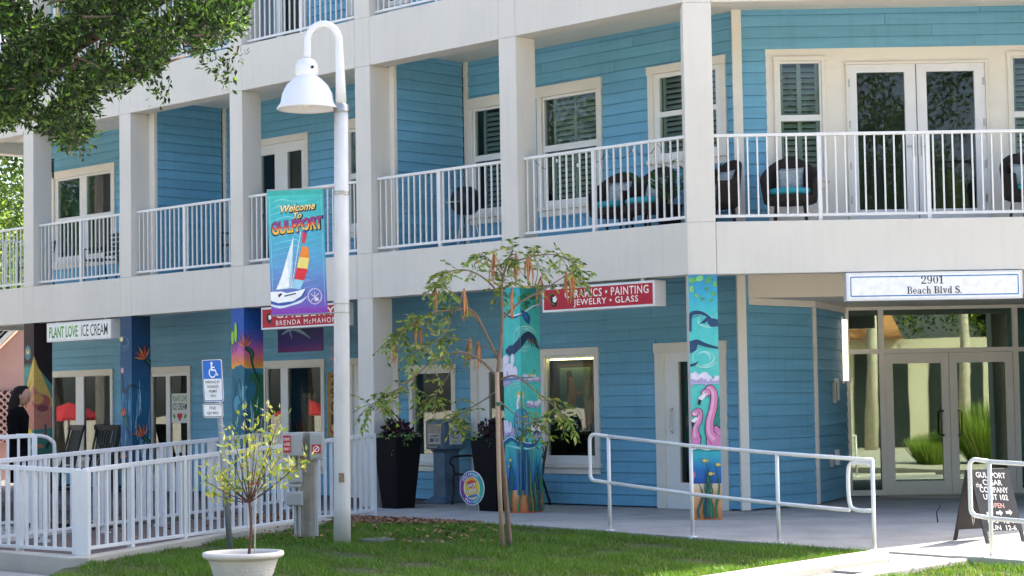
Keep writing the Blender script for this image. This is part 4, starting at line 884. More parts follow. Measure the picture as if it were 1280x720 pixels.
m.add(c_, [(0, 1, 3, 2), (5, 4, 6, 7), (0, 4, 5, 1), (2, 3, 7, 6), (0, 2, 6, 4), (1, 5, 7, 3)]); m.build('cloth', mat('banner_back', (.2, .3, .4), .9, .05), bn)
P = Paint(lambda x, y, l, s: FBN(x, y, l), BW, BHt); P.step = .0002
P.grad([(0, '#8a3fb0'), (.075, '#8a45b4'), (.076, '#7a58bc'), (.25, '#6878c4'), (.6, '#5aa4d0'), (1.0, '#3fb0c4'), (1.3, '#3cb8b4'), (1.345, '#45bfb6'), (1.346, '#37a9a4'), (1.415, '#39aca6')])
for i in range(16):
    y = 1.30 - i * .065; P.line([(.02, y - .05), (.15 + .02 * i % .3, y), (.35, y - .03), (.6, y + .02)], [.002, .010, .004, .001], '#8fd0dc' if i < 9 else '#9aa8dc')
P.line([(.025, .085), (.025, 1.33)], .004, '#a5dcdc', 1); P.line([(.60, .085), (.60, 1.33)], .004, '#a5dcdc', 1)
K = '#1c1530'
for t, x, y, w, h in (('Welcome', .335, 1.205, .40, .085), ('To', .33, 1.115, .10, .07)):
    P.text(t, x + .005, y - .006, w + .02, h + .022, K, .045, shear=.25, rise=.08); P.text(t, x, y, w, h, '#f0c04a', .02, c2='#fff0c0', shear=.25, rise=.08)
P.text('GULFPORT', .325, .995, .59, .165, K, .05, rise=.10, sp=.98); P.text('GULFPORT', .32, 1.0, .565, .142, '#f7c838', .03, c2='#b51f6a', rise=.10, sp=.98)
P.text('GULFPORT', .32, 1.022, .565, .07, '#e0452f', .03, c2='#6a2f9a', rise=.10, sp=.98)
P.poly([(.28, .89), (.215, .30), (.06, .29), (.12, .42), (.2, .66)], '#dcecf6'); P.poly([(.28, .89), (.24, .30), (.20, .30), (.25, .6)], '#a9cde6'); P.poly([(.13, .42), (.2, .64), (.21, .32), (.08, .30)], '#f6fafc')
sail = lambda t0, t1: [(.24 + .165 * (t0 ** 1.0) * 1.0, .30 + .60 * t0), (.33 + .115 * math.sin(t0 * 2.4), .28 + .60 * t0), (.33 + .115 * math.sin(t1 * 2.4), .28 + .60 * t1), (.24 + .165 * t1, .30 + .60 * t1)]
for t0, t1, c in ((0, .17, '#9cd4ea'), (.17, .38, '#d92f3a'), (.38, .58, '#f4e07a'), (.58, .78, '#f08a34')): P.poly(sail(t0, t1), c)
P.poly([(.37, .80), (.405, .80), (.43, .90), (.38, .93)], '#d03a4a'); P.poly([(.38, .93), (.43, .90), (.415, .96)], '#3a4aa8')
P.line([(.235, .30), (.36, .93)], .006, '#f4f4f4', 1)
P.poly([(.0, .14), (.06, .11), (.26, .13), (.36, .20), (.40, .29), (.30, .265), (.18, .245), (.12, .27), (.0, .27)], '#2f5aa8'); P.poly([(.0, .17), (.08, .14), (.25, .155), (.34, .21), (.39, .29), (.30, .268), (.18, .248), (.12, .27), (.0, .27)], '#f2f5f8')
P.poly([(.09, .20), (.13, .24), (.11, .25), (.08, .23)], K); P.line([(.15, .215), (.28, .24)], .014, '#2b3a5c', 1); P.line([(0, .12), (.1, .095), (.2, .11), (.33, .15), (.40, .20)], [.02, .03, .02, .03, .008], '#d8e8f6')
for a in np.linspace(0, 2 * math.pi, 25)[:-1]: P.ell(.49 + .075 * math.cos(a), .20 + .085 * math.sin(a), .009, .011, '#d6cdec', n=6)
P.line([(.445, .23), (.535, .15)], .008, '#e9e4f4', 1); P.line([(.535, .23), (.445, .15)], .008, '#e9e4f4', 1); P.line([(.49, .25), (.49, .14)], .008, '#e9e4f4', 1); P.ell(.51, .165, .02, .022, '#e9e4f4')
P.build('print', bn)
for z0 in (.005, BHt - .005):
    m = MB(); m.tube([FBN(0, z0, -.007), FBN(BW + .10, z0, -.007), Vector((lean(3) - .08, LY, FBN(BW + .1, z0).z))], .010, 8); m.build('bracket_arm', M_STEEL, bn)

# ------------------------------------------------------------------ parking sign
hx, hy = -3.2, 21.7; hz = gz(hx, hy) - .1
ps = tag(empty('parking_sign', (hx, hy, hz)), 'blue and white disabled parking sign on a grey steel post', 'sign')
m = MB(); m.tube([(-3.10, hy, -.15), (-3.245, hy, 1.95)], .032, 12); m.build('post', mat('galvanised', (.30, .32, .35), .5, .15, 9, metal=.35), ps, smooth=True)
sx, sy = Vector((.80, -.60, 0)), Vector((-.05, 0, 1)).normalized(); sn = Vector((-.6, -.8, 0))
def plate(z, w, h, nm):
    o = Vector((-3.255 - (z - 1.76) * -.0, hy, z)) - sx * w / 2 - sy * h / 2 + sn * .035
    pts = []
    for cx, cy, a0 in ((w - .025, .025, -90), (w - .025, h - .025, 0), (.025, h - .025, 90), (.025, .025, 180)):
        pts += [(cx + .025 * math.cos(R(a0 + k * 30)), cy + .025 * math.sin(R(a0 + k * 30))) for k in range(4)]
    m = MB(); n = len(pts); V = [o + sx * x + sy * y for x, y in pts] + [o + sx * x + sy * y - sn * .004 for x, y in pts]
    m.add(V, [tuple(range(n)), tuple(range(n, 2 * n))[::-1]] + [(i, (i + 1) % n, n + (i + 1) % n, n + i) for i in range(n)]); pl = m.build(nm, M_WHITE, ps)
    return Paint(lambda x, y, l, s: o + sx * x + sy * y + sn * (.001 + l), w, h), pts, pl
def inset(pts, w, h, k): return [(w / 2 + (x - w / 2) * (1 - 2 * k / w), h / 2 + (y - h / 2) * (1 - 2 * k / h)) for x, y in pts]
P, pts, pl = plate(1.76, .305, .46, 'sign_plate')
P.poly(inset(pts, .305, .46, .008), '#2050a0'); P.poly(inset(pts, .305, .46, .016), '#f1f3f4'); P.poly([(.018, .25), (.287, .25), (.287, .435), (.27, .445), (.035, .445), (.018, .435)], '#1f6fd0')
W_ = '#f8fafc'; P.ell(.150, .418, .018, .018, W_); P.line([(.146, .40), (.148, .345), (.20, .345), (.225, .29), (.245, .295)], [.022, .024, .02, .02, .016], W_, 1); P.line([(.148, .375), (.195, .375)], .016, W_, 1)
ring(P, .155, .315, .055, .055, .014, .014, W_, 2.0, 6.0, 20)
for i, t in enumerate(('PARKING BY', 'DISABLED', 'PERMIT', 'ONLY')): P.text(t, .152, .215 - .05 * i, .022 * len(t), .030, '#27303a', .01)
P.build('lettering', pl)
P, pts, pl = plate(1.435, .305, .155, 'fine_plate'); P.poly(inset(pts, .305, .155, .008), '#202a34'); P.poly(inset(pts, .305, .155, .014), '#f1f3f4'); P.text('FINE', .152, .105, .10, .034, '#27303a', .01); P.text('$250 MAX', .152, .05, .17, .034, '#27303a', .01); P.build('lettering', pl)

# ------------------------------------------------------------------ service post with electrical boxes
ex, ey = -2.39, 22.88; ez = gz(ex, ey) - .05
sp_ = tag(empty('service_post', (ex, ey, ez)), 'weathered concrete post carrying grey electrical boxes by the railing', 'post')
m = MB(); m.box(FW, ex - .115, ex + .105, ey - .1, ey + .1, ez, 1.17); m.build('post', mat('old_concrete_post', (.38, .35, .30), .95, .25, 4, .8, 40, dirt=.45), sp_, bev=.01)
M_EBOX = mat('grey_enclosure', (.44, .46, .47), .5, .08, 5)
for u0, u1, z0, z1, dd in ((-.245, -.02, .90, 1.17, .17), (.065, .215, .86, 1.17, .17), (-.19, -.035, .60, .74, .15), (-.21, -.03, .34, .50, .15), (-.19, -.045, .545, .59, .13)):
    m = MB(); m.box(FW, ex + u0, ex + u1, ey - dd - .08, ey - .101, z0, z1); b = m.build('electrical_box', M_EBOX, sp_, bev=.008)
    m = MB(); m.box(FW, ex + u0 + .01, ex + u1 - .01, ey - dd - .088, ey - dd - .081, z0 + .01, z1 - .03); m.build('box_lid', mat('grey_lid', (.38, .40, .41), .5, .06, 5), b, bev=.004)
P = Paint(lambda x, y, l, s: Vector((ex - .235 + x, ey - .2695 - l, .945 + y)), .085, .19); P.poly([(0, 0), (.085, 0), (.085, .19), (0, .19)], '#c01f32')
for i, t in enumerate(('EVENT', 'USE', 'ONLY')): P.text(t, .042, .15 - .055 * i, .07, .034, '#f4f0ea', .02)
P.build('label', sp_, 'red label reading EVENT USE ONLY')
P = Paint(lambda x, y, l, s: Vector((ex + .09 + x, ey - .2695 - l, .93 + y)), .10, .10); P.poly([(0, 0), (.10, 0), (.10, .10), (0, .10)], '#c62536'); ring(P, .05, .05, .036, .036, .01, .01, '#f4ece4'); P.line([(.03, .03), (.07, .07)], .012, '#f4ece4', 1); P.build('label', sp_, 'small red warning label')
for u in (-.12, -.07, .13): m = MB(); m.tube([(ex + u, ey - .15, ez), (ex + u, ey - .15, .9)], .014, 8); m.build('conduit', M_EBOX, sp_)
m = MB(); m.lathe([(0, .0), (.2, .0), (.21, -.02)], (-1.56, 22.4, gz(0, 22.4) + .012), 24)
tag(m.build('valve_cover', mat('green_grey_cover', (.12, .14, .12), .8, .15, 8)), 'round grey utility cover in the grass beside the lamp', 'cover')

# ------------------------------------------------------------------ white ramp railings
M_RR = mat('white_ramp_rail', (.68, .70, .72), .38, .05, 6, .05, 90)
b1 = MB(); b1.box(FW, -.015, .015, -.015, .015, 0, 1); RBAL = unit_mesh('baluster', b1, M_RR)
b1 = MB(); b1.box(FW, -.03, .03, -.03, .03, 0, 1); RPOST = unit_mesh('post', b1, M_RR)
def ramp_rail(a, b, ta, tb, ba, bb_, posts, label, sp=.15, name='ramp_railing', cat='railing', w=.028, foot=True):
    a, b = Vector((*a, 0)), Vector((*b, 0)); L = (b - a).length; t = (b - a) / L; ang = math.atan2(t.y, t.x)
    e = tag(empty(name, (*a[:2], ba)), label, cat)
    fr = Fr(tuple(a[:2]), (t.x, t.y), (-t.y, t.x))
    for nm, za, zb, hw, hh in (('top_rail', ta, tb, w, .025), ('bottom_rail', ba + .03, bb_ + .03, w * .8, .018)):
        m = MB(); P = [fr.p(u, d, z + dz) for u, z in ((0, za), (L, zb)) for d in (-hw, hw) for dz in (-hh, hh)]
        m.add(P, [(0, 1, 3, 2), (4, 6, 7, 5), (0, 4, 5, 1), (2, 3, 7, 6), (0, 2, 6, 4), (1, 5, 7, 3)]); m.build(nm, M_RR, e, bev=.005)
    for s_ in posts:
        q = a + t * s_ * L; zt = ta + (tb - ta) * s_; zb = ba + (bb_ - ba) * s_ - .07
        o = link_mesh('post', RPOST, Matrix.Translation((q.x, q.y, zb)) @ Matrix.Rotation(ang, 4, 'Z') @ Matrix.Diagonal((1, 1, zt - zb, 1)), e)
        if foot: m = MB(); m.box(fr, s_ * L - .055, s_ * L + .055, -.055, .055, zb - .02, zb + .012); m.build('foot_plate', M_RR, o)
    n = int(L / sp)
    for i in range(n):
        f = (i + .5) / n; q = a + t * f * L
        if min(abs(f - s_) * L for s_ in posts) < .05: continue
        zt = ta + (tb - ta) * f; zb = ba + (bb_ - ba) * f + .03
        link_mesh('baluster', RBAL, Matrix.Translation((q.x, q.y, zb)) @ Matrix.Rotation(ang, 4, 'Z') @ Matrix.Diagonal((1, 1, zt - zb, 1)), e)
    return e
ramp_rail((-4.49, 20.80), (-1.86, 26.42), .835, 1.07, -.005, .05, (.004, .13, .29, .50, .70, .995), 'long white ramp railing beside the lawn, nearest the camera')
ramp_rail((-4.56, 20.83), (-7.6, 23.2), .83, .93, -.02, .0, (.01, .25, .5, .75, 1), 'white railing turning left from the ramp corner post')
ramp_rail((-6.3, 20.5), (-3.2, 27.9), .87, 1.10, .03, .12, (0, .15, .3, .45, .6, .75, .9, 1), 'white railing on the far side of the ramp')
ramp_rail((-6.9, 23.4), (-5.72, 23.75), 1.13, 1.17, .1, .12, (0, .5, 1), 'short white railing in front of the dark haired person', .12)
lp = tag(empty('loop_handrail', (-5.85, 24, 0)), 'bent grey tube handrail beside the standing person', 'handrail')
m = MB(); m.tube(smooth_line([(-6.0, 24.0, 1.17), (-5.72, 24.05, 1.16), (-5.60, 24.1, 1.10), (-5.56, 24.1, .95), (-5.56, 24.1, .02)], 5), .022, 10); attach(m.build('tube', mat('grey_tube', (.55, .56, .56), .4, .05), None, smooth=True), lp)
m = MB(); m.box(FW, -4.57, -4.44, 20.735, 20.865, -.09, .845); pw = ps_ = m.build('corner_post', M_RR, None, bev=.006); tag(pw, 'thick white corner post where the ramp railings meet', 'post')

# ------------------------------------------------------------------ tube handrails
M_TUBE = mat('white_tube', (.75, .75, .75), .35, .04, 5)
def handrail(name, label, posts, tops, mids, loop0, loop1=None):
    e = tag(empty(name, (*posts[0], gz(*posts[0]))), label, 'handrail'); r0 = .0215
    P = [Vector((*p, t)) for p, t in zip(posts, tops)]; Q = [Vector((*p, t)) for p, t in zip(posts, mids)]
    d0 = (P[0] - P[1]); d0.z = 0; d0.normalize()
    A_, B_ = P[0] + d0 * loop0 + Vector((0, 0, .02)), Q[0] + d0 * loop0 + Vector((0, 0, .02))
    c = .07
    lo = [A_ - d0 * c] + [A_ - d0 * c + d0 * c * math.sin(a) - Vector((0, 0, c * (1 - math.cos(a)))) for a in np.linspace(.3, math.pi / 2, 5)] + [B_ - d0 * c + d0 * c * math.cos(a) + Vector((0, 0, c * (1 - math.sin(a)))) for a in np.linspace(0, math.pi / 2, 6)]
    end = []
    if loop1:
        d1 = (P[-1] - P[-2]); d1.z = 0; d1.normalize(); e1 = Q[-1] - d1 * .04; e2 = P[-1] - d1 * .32
        top_path = [P[-1]] + P[-2::-1]
    else: top_path = P[::-1]
    m = MB(); m.tube(top_path, r0, 12); m.build('top_rail', M_TUBE, e, smooth=True)
    m = MB(); m.tube([P[0]] + lo + [Q[0]], r0, 12); m.build('end_loop', M_TUBE, e, smooth=True)
    mq = Q if not loop1 else Q[:-1] + [Q[-1] - d1 * .30]
    m = MB(); m.tube(mq, r0, 12); m.build('mid_rail', M_TUBE, e, smooth=True)
    if loop1:
        t0, t1 = Q[-1] - d1 * .30, P[-1] - d1 * .06
        pa = [t0, Q[-1] - d1 * .34 + Vector((0, 0, .0))]
        top = P[-1] - d1 * .30; m = MB()
        m.tube(smooth_line([P[-1] - d1 * .02 - Vector((0, 0, .045)), P[-1] - d1 * .22 - Vector((0, 0, .03)), P[-1] - d1 * .30 - Vector((0, 0, .10)), P[-1] - d1 * .30 - Vector((0, 0, .42)), Q[-1] - d1 * .23 + Vector((0, 0, .01)), Q[-1]], 6), r0, 12); m.build('end_loop', M_TUBE, e, smooth=True)
    for p, t in zip(posts, tops):
        zb = gz(*p) - .02; m = MB(); m.tube([(*p, zb), (*p, t)], r0, 12); q = m.build('post', M_TUBE, e, smooth=True)
        m = MB(); m.lathe([(.0, .03), (.05, .03), (.055, .02), (.055, .0)], (*p, zb), 16); m.build('foot_plate', M_TUBE, q)
    return e
handrail('handrail', 'white tube handrail along the walkway in front of the flamingo column', [(1.085, 23.05), (1.955, 22.15), (2.80, 21.32), (3.66, 20.44)], [1.06, .955, .88, .82], [.525, .42, .345, .30], .30, True)
handrail('handrail', 'white tube handrail on the kerb beside the sandwich board', [(4.60, 19.36), (5.9, 18.06), (7.2, 16.76)], [.82, .73, .64], [.272, .19, .10], .22)

# ------------------------------------------------------------------ sandwich board
th = R(24)
ab = tag(empty('sandwich_board', (5.0, 21.15, gz(5, 21.1))), 'black sandwich board sign with white hand lettering by the right handrail', 'sign')
gz0 = gz(5, 21.1)
def L2(x, y, z): return Vector((5.0 + x * math.cos(th) - y * math.sin(th), 21.15 + x * math.sin(th) + y * math.cos(th), gz0 + z))
def abpanel(s):
    nrm = Vector((0, s * .76, .25)).normalized()
    lo, hi = (s * .27, .0), (s * .02, .76)
    pt = lambda x, t, off: L2(x, lo[0] + (hi[0] - lo[0]) * t + s * off * .95, lo[1] + (hi[1] - lo[1]) * t + off * .31)
    M_AB = mat('chalk_black', (.02, .018, .017), .55, .25, 7)
    m = MB(); V = [pt(x, t, o) for o in (0, .018) for t in (.16, 1) for x in (-.25, .25)]; m.add(V, [(0, 1, 3, 2), (4, 6, 7, 5), (0, 4, 5, 1), (2, 3, 7, 6), (0, 2, 6, 4), (1, 5, 7, 3)]); m.build('board_panel', M_AB, ab)
    for x in (-.23, .23): m = MB(); V = [pt(x + dx, t, o) for o in (0, .018) for t in (0, .16) for dx in (-.02, .02)]; m.add(V, [(0, 1, 3, 2), (4, 6, 7, 5), (0, 4, 5, 1), (2, 3, 7, 6), (0, 2, 6, 4), (1, 5, 7, 3)]); m.build('leg', M_AB, ab)
    return pt
pt = abpanel(-1); abpanel(1)
P = Paint(lambda x, y, l, s: pt((x - .32) * .82, .16 + .84 * y / .67, .0195 + l), .60, .67)
c_ = '#e6dfd6'
for t, y, w in (('GULFPORT', .60, .46), ('CIGAR', .52, .30), ('COMPANY', .44, .44), ('UNIT 102', .36, .38)): P.text(t, .32, y, w, .062, c_, .02, rise=-.05)
P.text('the', .10, .50, .09, .05, c_, .01); P.text('OPEN', .31, .27, .22, .055, '#d9a49a', .02, rise=-.05)
for i in range(3): x = .17 + .15 * i; P.poly([(x - .05, .175), (x + .01, .175), (x + .01, .155), (x + .055, .19), (x + .01, .225), (x + .01, .205), (x - .05, .205)], c_)
P.text('M-S  12-9', .32, .105, .42, .058, c_, .02, rise=-.04); P.text('SUN  12-6', .32, .03, .42, .055, c_, .02, rise=-.04); P.build('lettering', ab)
m = MB(); m.tube(smooth_line([L2(-.29, -.16, .33), L2(-.2, 0, .18), L2(-.1, .16, .33)], 6), .005, 5); m.build('chain', M_STEEL, ab)

# ------------------------------------------------------------------ newspaper box, round sign, bench
M_NEWS = mat('worn_blue_plastic', (.10, .17, .25), .55, .35, 5, .2, 30, dirt=.3)
nb = tag(empty('newspaper_box', FA.p(5.95, 1.5, 0)), 'worn blue newspaper box with GABBER card between shop window and door', 'newspaper box')
u0, u1, d0, d1 = 5.70, 6.10, 1.18, 1.62
m = MB()
for (a, b, c, d, z) in ((u0 - .03, u1 + .03, d0 - .05, d1 + .03, .03), (u0 + .0, u1 - .0, d0 + .02, d1 - .02, .07), (u0 + .07, u1 - .07, d0 + .08, d1 - .08, .12), (u0 + .07, u1 - .07, d0 + .08, d1 - .08, .76), (u0, u1, d0 + .02, d1, .80)): pass
prof = [(.04, -.05, .0), (.04, -.05, .035), (-.005, -.0, .06), (-.07, .07, .11), (-.075, .08, .74), (-.04, .03, .79)]
V = []
for g_, h_, z in prof: V += [FA.p(u, d, z) for u, d in ((u0 - g_, d0 - g_), (u1 + g_, d0 - g_), (u1 + g_, d1 + g_), (u0 - g_, d1 + g_))]
m.add(V, [(i * 4 + k, i * 4 + (k + 1) % 4, i * 4 + 4 + (k + 1) % 4, i * 4 + 4 + k) for i in range(5) for k in range(4)] + [(3, 2, 1, 0), (20, 21, 22, 23)]); m.build('pedestal', M_NEWS, nb, bev=.01)
m = MB(); V = []
for z, g_, dd in ((.795, 0, 0), (1.20, .0, .0), (1.235, -.02, .02)): V += [FA.p(u, d, z) for u, d in ((u0 - g_, d0 - g_ + dd), (u1 + g_, d0 - g_ + dd), (u1 + g_, d1 + g_), (u0 - g_, d1 + g_))]
m.add(V, [(i * 4 + k, i * 4 + (k + 1) % 4, i * 4 + 4 + (k + 1) % 4, i * 4 + 4 + k) for i in range(2) for k in range(4)] + [(3, 2, 1, 0), (8, 9, 10, 11)]); m.build('box', M_NEWS, nb, bev=.012)
m = MB(); m.box(FA, u0 + .045, u1 - .045, d0 - .012, d0 - .002, .86, 1.17); dr = m.build('door', mat('news_window', (.16, .15, .13), .2, .5, 9), nb)
P = Paint(lambda x, y, l, s: FA.p(u1 - .06 - x, d0 - .0135 - l, .88 + y), .28, .27); P.poly([(.02, .0), (.26, .0), (.26, .15), (.02, .15)], '#c9c4b8'); P.text('GABBER', .14, .115, .2, .04, '#27272a', .02); P.poly([(.04, .02), (.13, .02), (.13, .08), (.04, .08)], '#6a5a50'); P.poly([(.15, .02), (.24, .02), (.24, .08), (.15, .08)], '#86909a'); P.build('paper', dr)
m = MB(); m.tube([FA.p(5.80, d0 - .012, .84), FA.p(5.80, d0 - .04, .83), FA.p(6.0, d0 - .04, .83), FA.p(6.0, d0 - .012, .84)], .008, 6); m.build('handle', M_STEEL, dr)
P = Paint(lambda x, y, l, s: FA.p(u0 - .0015 - l, d0 + .10 + x, .86 + y), .26, .32); P.poly([(0, 0), (.26, 0), (.26, .32), (0, .32)], '#b9c3c6'); P.poly([(.008, .008), (.252, .008), (.252, .312), (.008, .312)], '#d5dad8'); ring(P, .13, .18, .10, .095, .012, .012, '#2c3f52'); P.poly([(.02, .155), (.24, .155), (.24, .21), (.02, .21)], '#d5dad8'); P.text('GABBER', .13, .183, .20, .045, '#1b2833', .03); P.text('theGabber.com', .13, .05, .18, .022, '#3a4a5a'); P.build('card', nb)

sl = tag(empty('yard_sign', (-.54, 24.8, 0)), 'round SHOP LOCAL yard sign on wire legs in the mulch', 'sign')
cu, cd = None, None
fr = Fr((-.54, 24.8), (.72, -.69), (.69, .72)); tl = .16
def SL(x, y, l=0.): return fr.p(x * math.cos(tl) - y * math.sin(tl), -l, .415 + x * math.sin(tl) + y * math.cos(tl))
n = 32; RR = .215
m = MB(); V = [SL(RR * math.cos(2 * math.pi * k / n), RR * math.sin(2 * math.pi * k / n)) for k in range(n)] + [SL(RR * math.cos(2 * math.pi * k / n), RR * math.sin(2 * math.pi * k / n), -.006) for k in range(n)]
m.add(V, [tuple(range(n)), tuple(range(n, 2 * n))[::-1]] + [(k, (k + 1) % n, n + (k + 1) % n, n + k) for k in range(n)]); m.build('disc', M_WHITE, sl)
P = Paint(lambda x, y, l, s: SL(x - .25, y - .25, .001 + l), .5, .5)
cs = ['#2fa7a0', '#3a8fc4', '#5a5ab0', '#8a3f9a', '#7a3a90', '#4a5ab8', '#2f9fb0', '#35b0a0']
for k in range(32):
    a, b = 2 * math.pi * k / 32, 2 * math.pi * (k + 1) / 32; c = cs[k // 4]; P.poly([(.25 + r_ * math.cos(t), .25 + r_ * math.sin(t)) for r_, t in ((.205, a), (.205, b), (.14, b), (.14, a))], c, up=False)
P.L += 1
P.ell(.25, .25, .142, .142, '#f3efe2', n=28); P.ell(.25, .25, .132, .132, '#f2cf45', n=28)
for k in range(9): a = .5 + k * .27; P.poly([(.25 + .09 * math.cos(a - .1), .27 + .09 * math.sin(a - .1)), (.25 + .13 * math.cos(a), .27 + .13 * math.sin(a)), (.25 + .09 * math.cos(a + .1), .27 + .09 * math.sin(a + .1))], '#d9452f', up=False)
P.L += 1; P.ell(.25, .30, .085, .05, '#d9452f')
P.text('SHOP', .25, .285, .17, .06, '#1f2c50', .06); P.text('SHOP', .25, .285, .155, .05, '#fdfdf6', .02); P.text('LOCAL', .25, .215, .20, .06, '#1f2c50', .06); P.text('LOCAL', .25, .215, .185, .05, '#fdfdf6', .02); P.ell(.25, .15, .09, .018, '#3a7fc0')
for i, ch in enumerate('GULFPORT'): a = math.pi / 2 + (3.5 - i) * .22; P.text(ch, .25 + .172 * math.cos(a), .25 + .172 * math.sin(a), .024, .034, '#f4f4ee', .03)
for i, ch in enumerate('MERCHANTS'): a = -math.pi / 2 - (4 - i) * .2; P.text(ch, .25 + .172 * math.cos(a), .25 + .172 * math.sin(a), .022, .032, '#f4f4ee', .03)
P.build('print', sl)
for x in (-.10, .10): m = MB(); m.tube([fr.p(x, .01, -.03), fr.p(x, .01, .42)], .003, 5); m.build('wire_leg', M_STEEL, sl)

bnc = tag(empty('bench', FA.p(4.8, 1.45, 0)), 'black wrought iron bench behind the pelican column', 'bench')
for u in (4.10, 5.46):
    m = MB(); m.tube(smooth_line([FA.p(u, 1.10, 0), FA.p(u, 1.13, .25), FA.p(u, 1.16, .43), FA.p(u, 1.55, .41), FA.p(u, 1.62, .60), FA.p(u, 1.70, .90)], 5), .019, 8); m.tube(smooth_line([FA.p(u, 1.74, 0), FA.p(u, 1.64, .25), FA.p(u, 1.56, .42)], 5), .019, 8)
    m.tube(smooth_line([FA.p(u, 1.64, .68), FA.p(u, 1.40, .70), FA.p(u, 1.12, .68), FA.p(u, 1.07, .60), FA.p(u, 1.13, .55), FA.p(u, 1.16, .43)], 5), .017, 8); m.build('end_frame', M_BLACK, bnc, smooth=True)
for i in range(6): m = MB(); d = 1.17 + i * .075; m.box(FA, 4.10, 5.46, d, d + .05, .42, .44); m.build('seat_slat', M_BLACK, bnc)
for z in (.52, .88): m = MB(); m.tube([FA.p(4.10, 1.60 + (z - .5) * .25, z), FA.p(5.46, 1.60 + (z - .5) * .25, z)], .015, 8); m.build('back_rail', M_BLACK, bnc)
for i in range(9):
    c = FA.p(4.18 + i * .15, 1.645, .70); m = MB(); m.tube([c + (FA.U * math.cos(a) * .065) + Vector((0, 0, math.sin(a) * .15)) for a in np.linspace(0, 2 * math.pi, 17)], .009, 6); m.tube([c + (FA.U * math.cos(a) * .035) + Vector((0, 0, math.sin(a) * .05)) for a in np.linspace(0, 2 * math.pi, 11)], .008, 6); m.build('back_scroll', M_BLACK, bnc, smooth=True)
# ------------------------------------------------------------------ plants
def nrm(a): return a / np.maximum(np.linalg.norm(a, axis=1, keepdims=True), 1e-9)
def leaf_cloud(name, C, D, size, wr, cols, parent, seed=1, droop=.0, trans=.35, rough=.45, fold=.25, kind=None):
    """leaves at C growing along D: a folded diamond each, with its own colour"""
    g = np.random.default_rng(seed); n = len(C); D = nrm(np.asarray(D, float) + np.array([0, 0, -droop])); S_ = np.broadcast_to(size, (n,)) if np.ndim(size) else np.full(n, size)
    S_ = S_ * g.uniform(.7, 1.25, n); X = nrm(np.cross(D, g.normal(size=(n, 3)))); Nn = np.cross(X, D)
    L = S_[:, None]; w = L * wr * .5
    v0 = C; v1 = C + D * L * .45 + X * w + Nn * w * fold; v2 = C + D * L; v3 = C + D * L * .45 - X * w + Nn * w * fold
    V = np.stack([v0, v1, v2, v3], 1).reshape(-1, 3); i = np.arange(n)[:, None] * 4
    F = np.concatenate([i + [0, 1, 2], i + [0, 2, 3]], 1).reshape(-1, 3)
    cols = np.array([lin(c) for c in cols]); k = g.integers(0, len(cols), n); cc = cols[k] * g.uniform(.75, 1.3, (n, 1))
    mt = mat('leaf_%d_%d' % (int(trans * 100), int(rough * 100)), rough=rough, var=0, attr='Col', translucent=trans, spec=.4)
    return tri_mesh(name, V, F, mt, kind, parent=parent, cols=np.repeat(cc, 4, 0))
def clump(C, n, r, g, flat=1.):
    C = np.asarray(C, float); k = len(C); P = np.repeat(C, n, 0); o = nrm(g.normal(size=(k * n, 3))) * (g.uniform(0, 1, (k * n, 1)) ** .45) * r; o[:, 2] *= flat
    return P + o, nrm(o + g.normal(size=o.shape) * r * .5)

# pot with the variegated shrub, near the street
PX, PY = -2.50, 18.3; PZ = .15
pot = tag(empty('plant_pot', (PX, PY, -.19)), 'white moulded plant pot at the bottom edge of the lawn', 'pot')
M_POT = mat('cast_white_pot', (.76, .70, .66), .8, .08, 6, .5, 25, dirt=.08)
m = MB(); m.lathe([(.0, -.20), (.21, -.20), (.235, -.18), (.24, -.15), (.255, -.10), (.29, -.0), (.315, .07), (.325, .085), (.345, .092), (.366, .105), (.374, .125), (.366, .148), (.335, .15), (.322, .12), (.315, .08), (0, .07)], (PX, PY, 0), 48); m.build('pot_body', M_POT, pot, smooth=True)
m = MB()
for k in range(14):                                     # swags and leaves in relief round the belly
    a = 2 * math.pi * k / 14
    for j in range(5): t = a + .44 * j / 5; z = .0 - .05 * math.sin(j / 4 * math.pi); rr = .270 + .36 * z; m.ball((PX + rr * math.cos(t), PY + rr * math.sin(t), z), (.026, .026, .016), 6, 4)
o_ = m.build('relief', M_POT, pot, smooth=True); o_['kind'] = 'stuff'
m = MB(); m.lathe([(0, .105), (.322, .10)], (PX, PY, 0), 24); m.build('soil', M_MULCH, pot)
shr = tag(empty('variegated_shrub', (PX + .05, PY, .10)), 'yellow and green variegated shrub growing in the white pot', 'shrub')
g = np.random.default_rng(5)
ctr = []; st = MB()
base = Vector((PX + .05, PY, .09))
tips = [((255, 600), -.1), ((268, 618), .05), ((262, 585), .1), ((285, 560), -.15), ((290, 535), .1), ((305, 520), 0), ((330, 512), .1), ((350, 520), -.1), ((345, 545), .15), ((320, 540), -.2), ((310, 575), .2), ((335, 580), -.1), ((372, 580), 0), ((383, 572), .1), ((362, 590), -.1), ((300, 600), 0), ((285, 605), .1), ((325, 600), .15), ((350, 570), .1), ((275, 590), -.1), ((318, 560), 0)]
fk = at(312, 628, PY)
st.tube(smooth_line([base, at(314, 660, PY), fk], 5), [.014] * 11, 7)
for (p, q), dy in [(t, d) for t, d in tips]:
    e = at(p, q, PY + dy); mid = (fk + e) / 2 + Vector((0, 0, -.02)); pts = smooth_line([fk, mid, e], 4); st.tube(pts, [.007 - .0045 * i / 8 for i in range(9)], 5)
    ctr += [e, e + (fk - e) * .18, e + (fk - e) * .36]
st.build('stem', mat('brown_stem', (.13, .07, .05), .8, .3, 20), shr, smooth=True)
C, D = clump(np.array([c[:] for c in ctr]), 9, .08, g); D = nrm(D + np.array([0, 0, .5]))
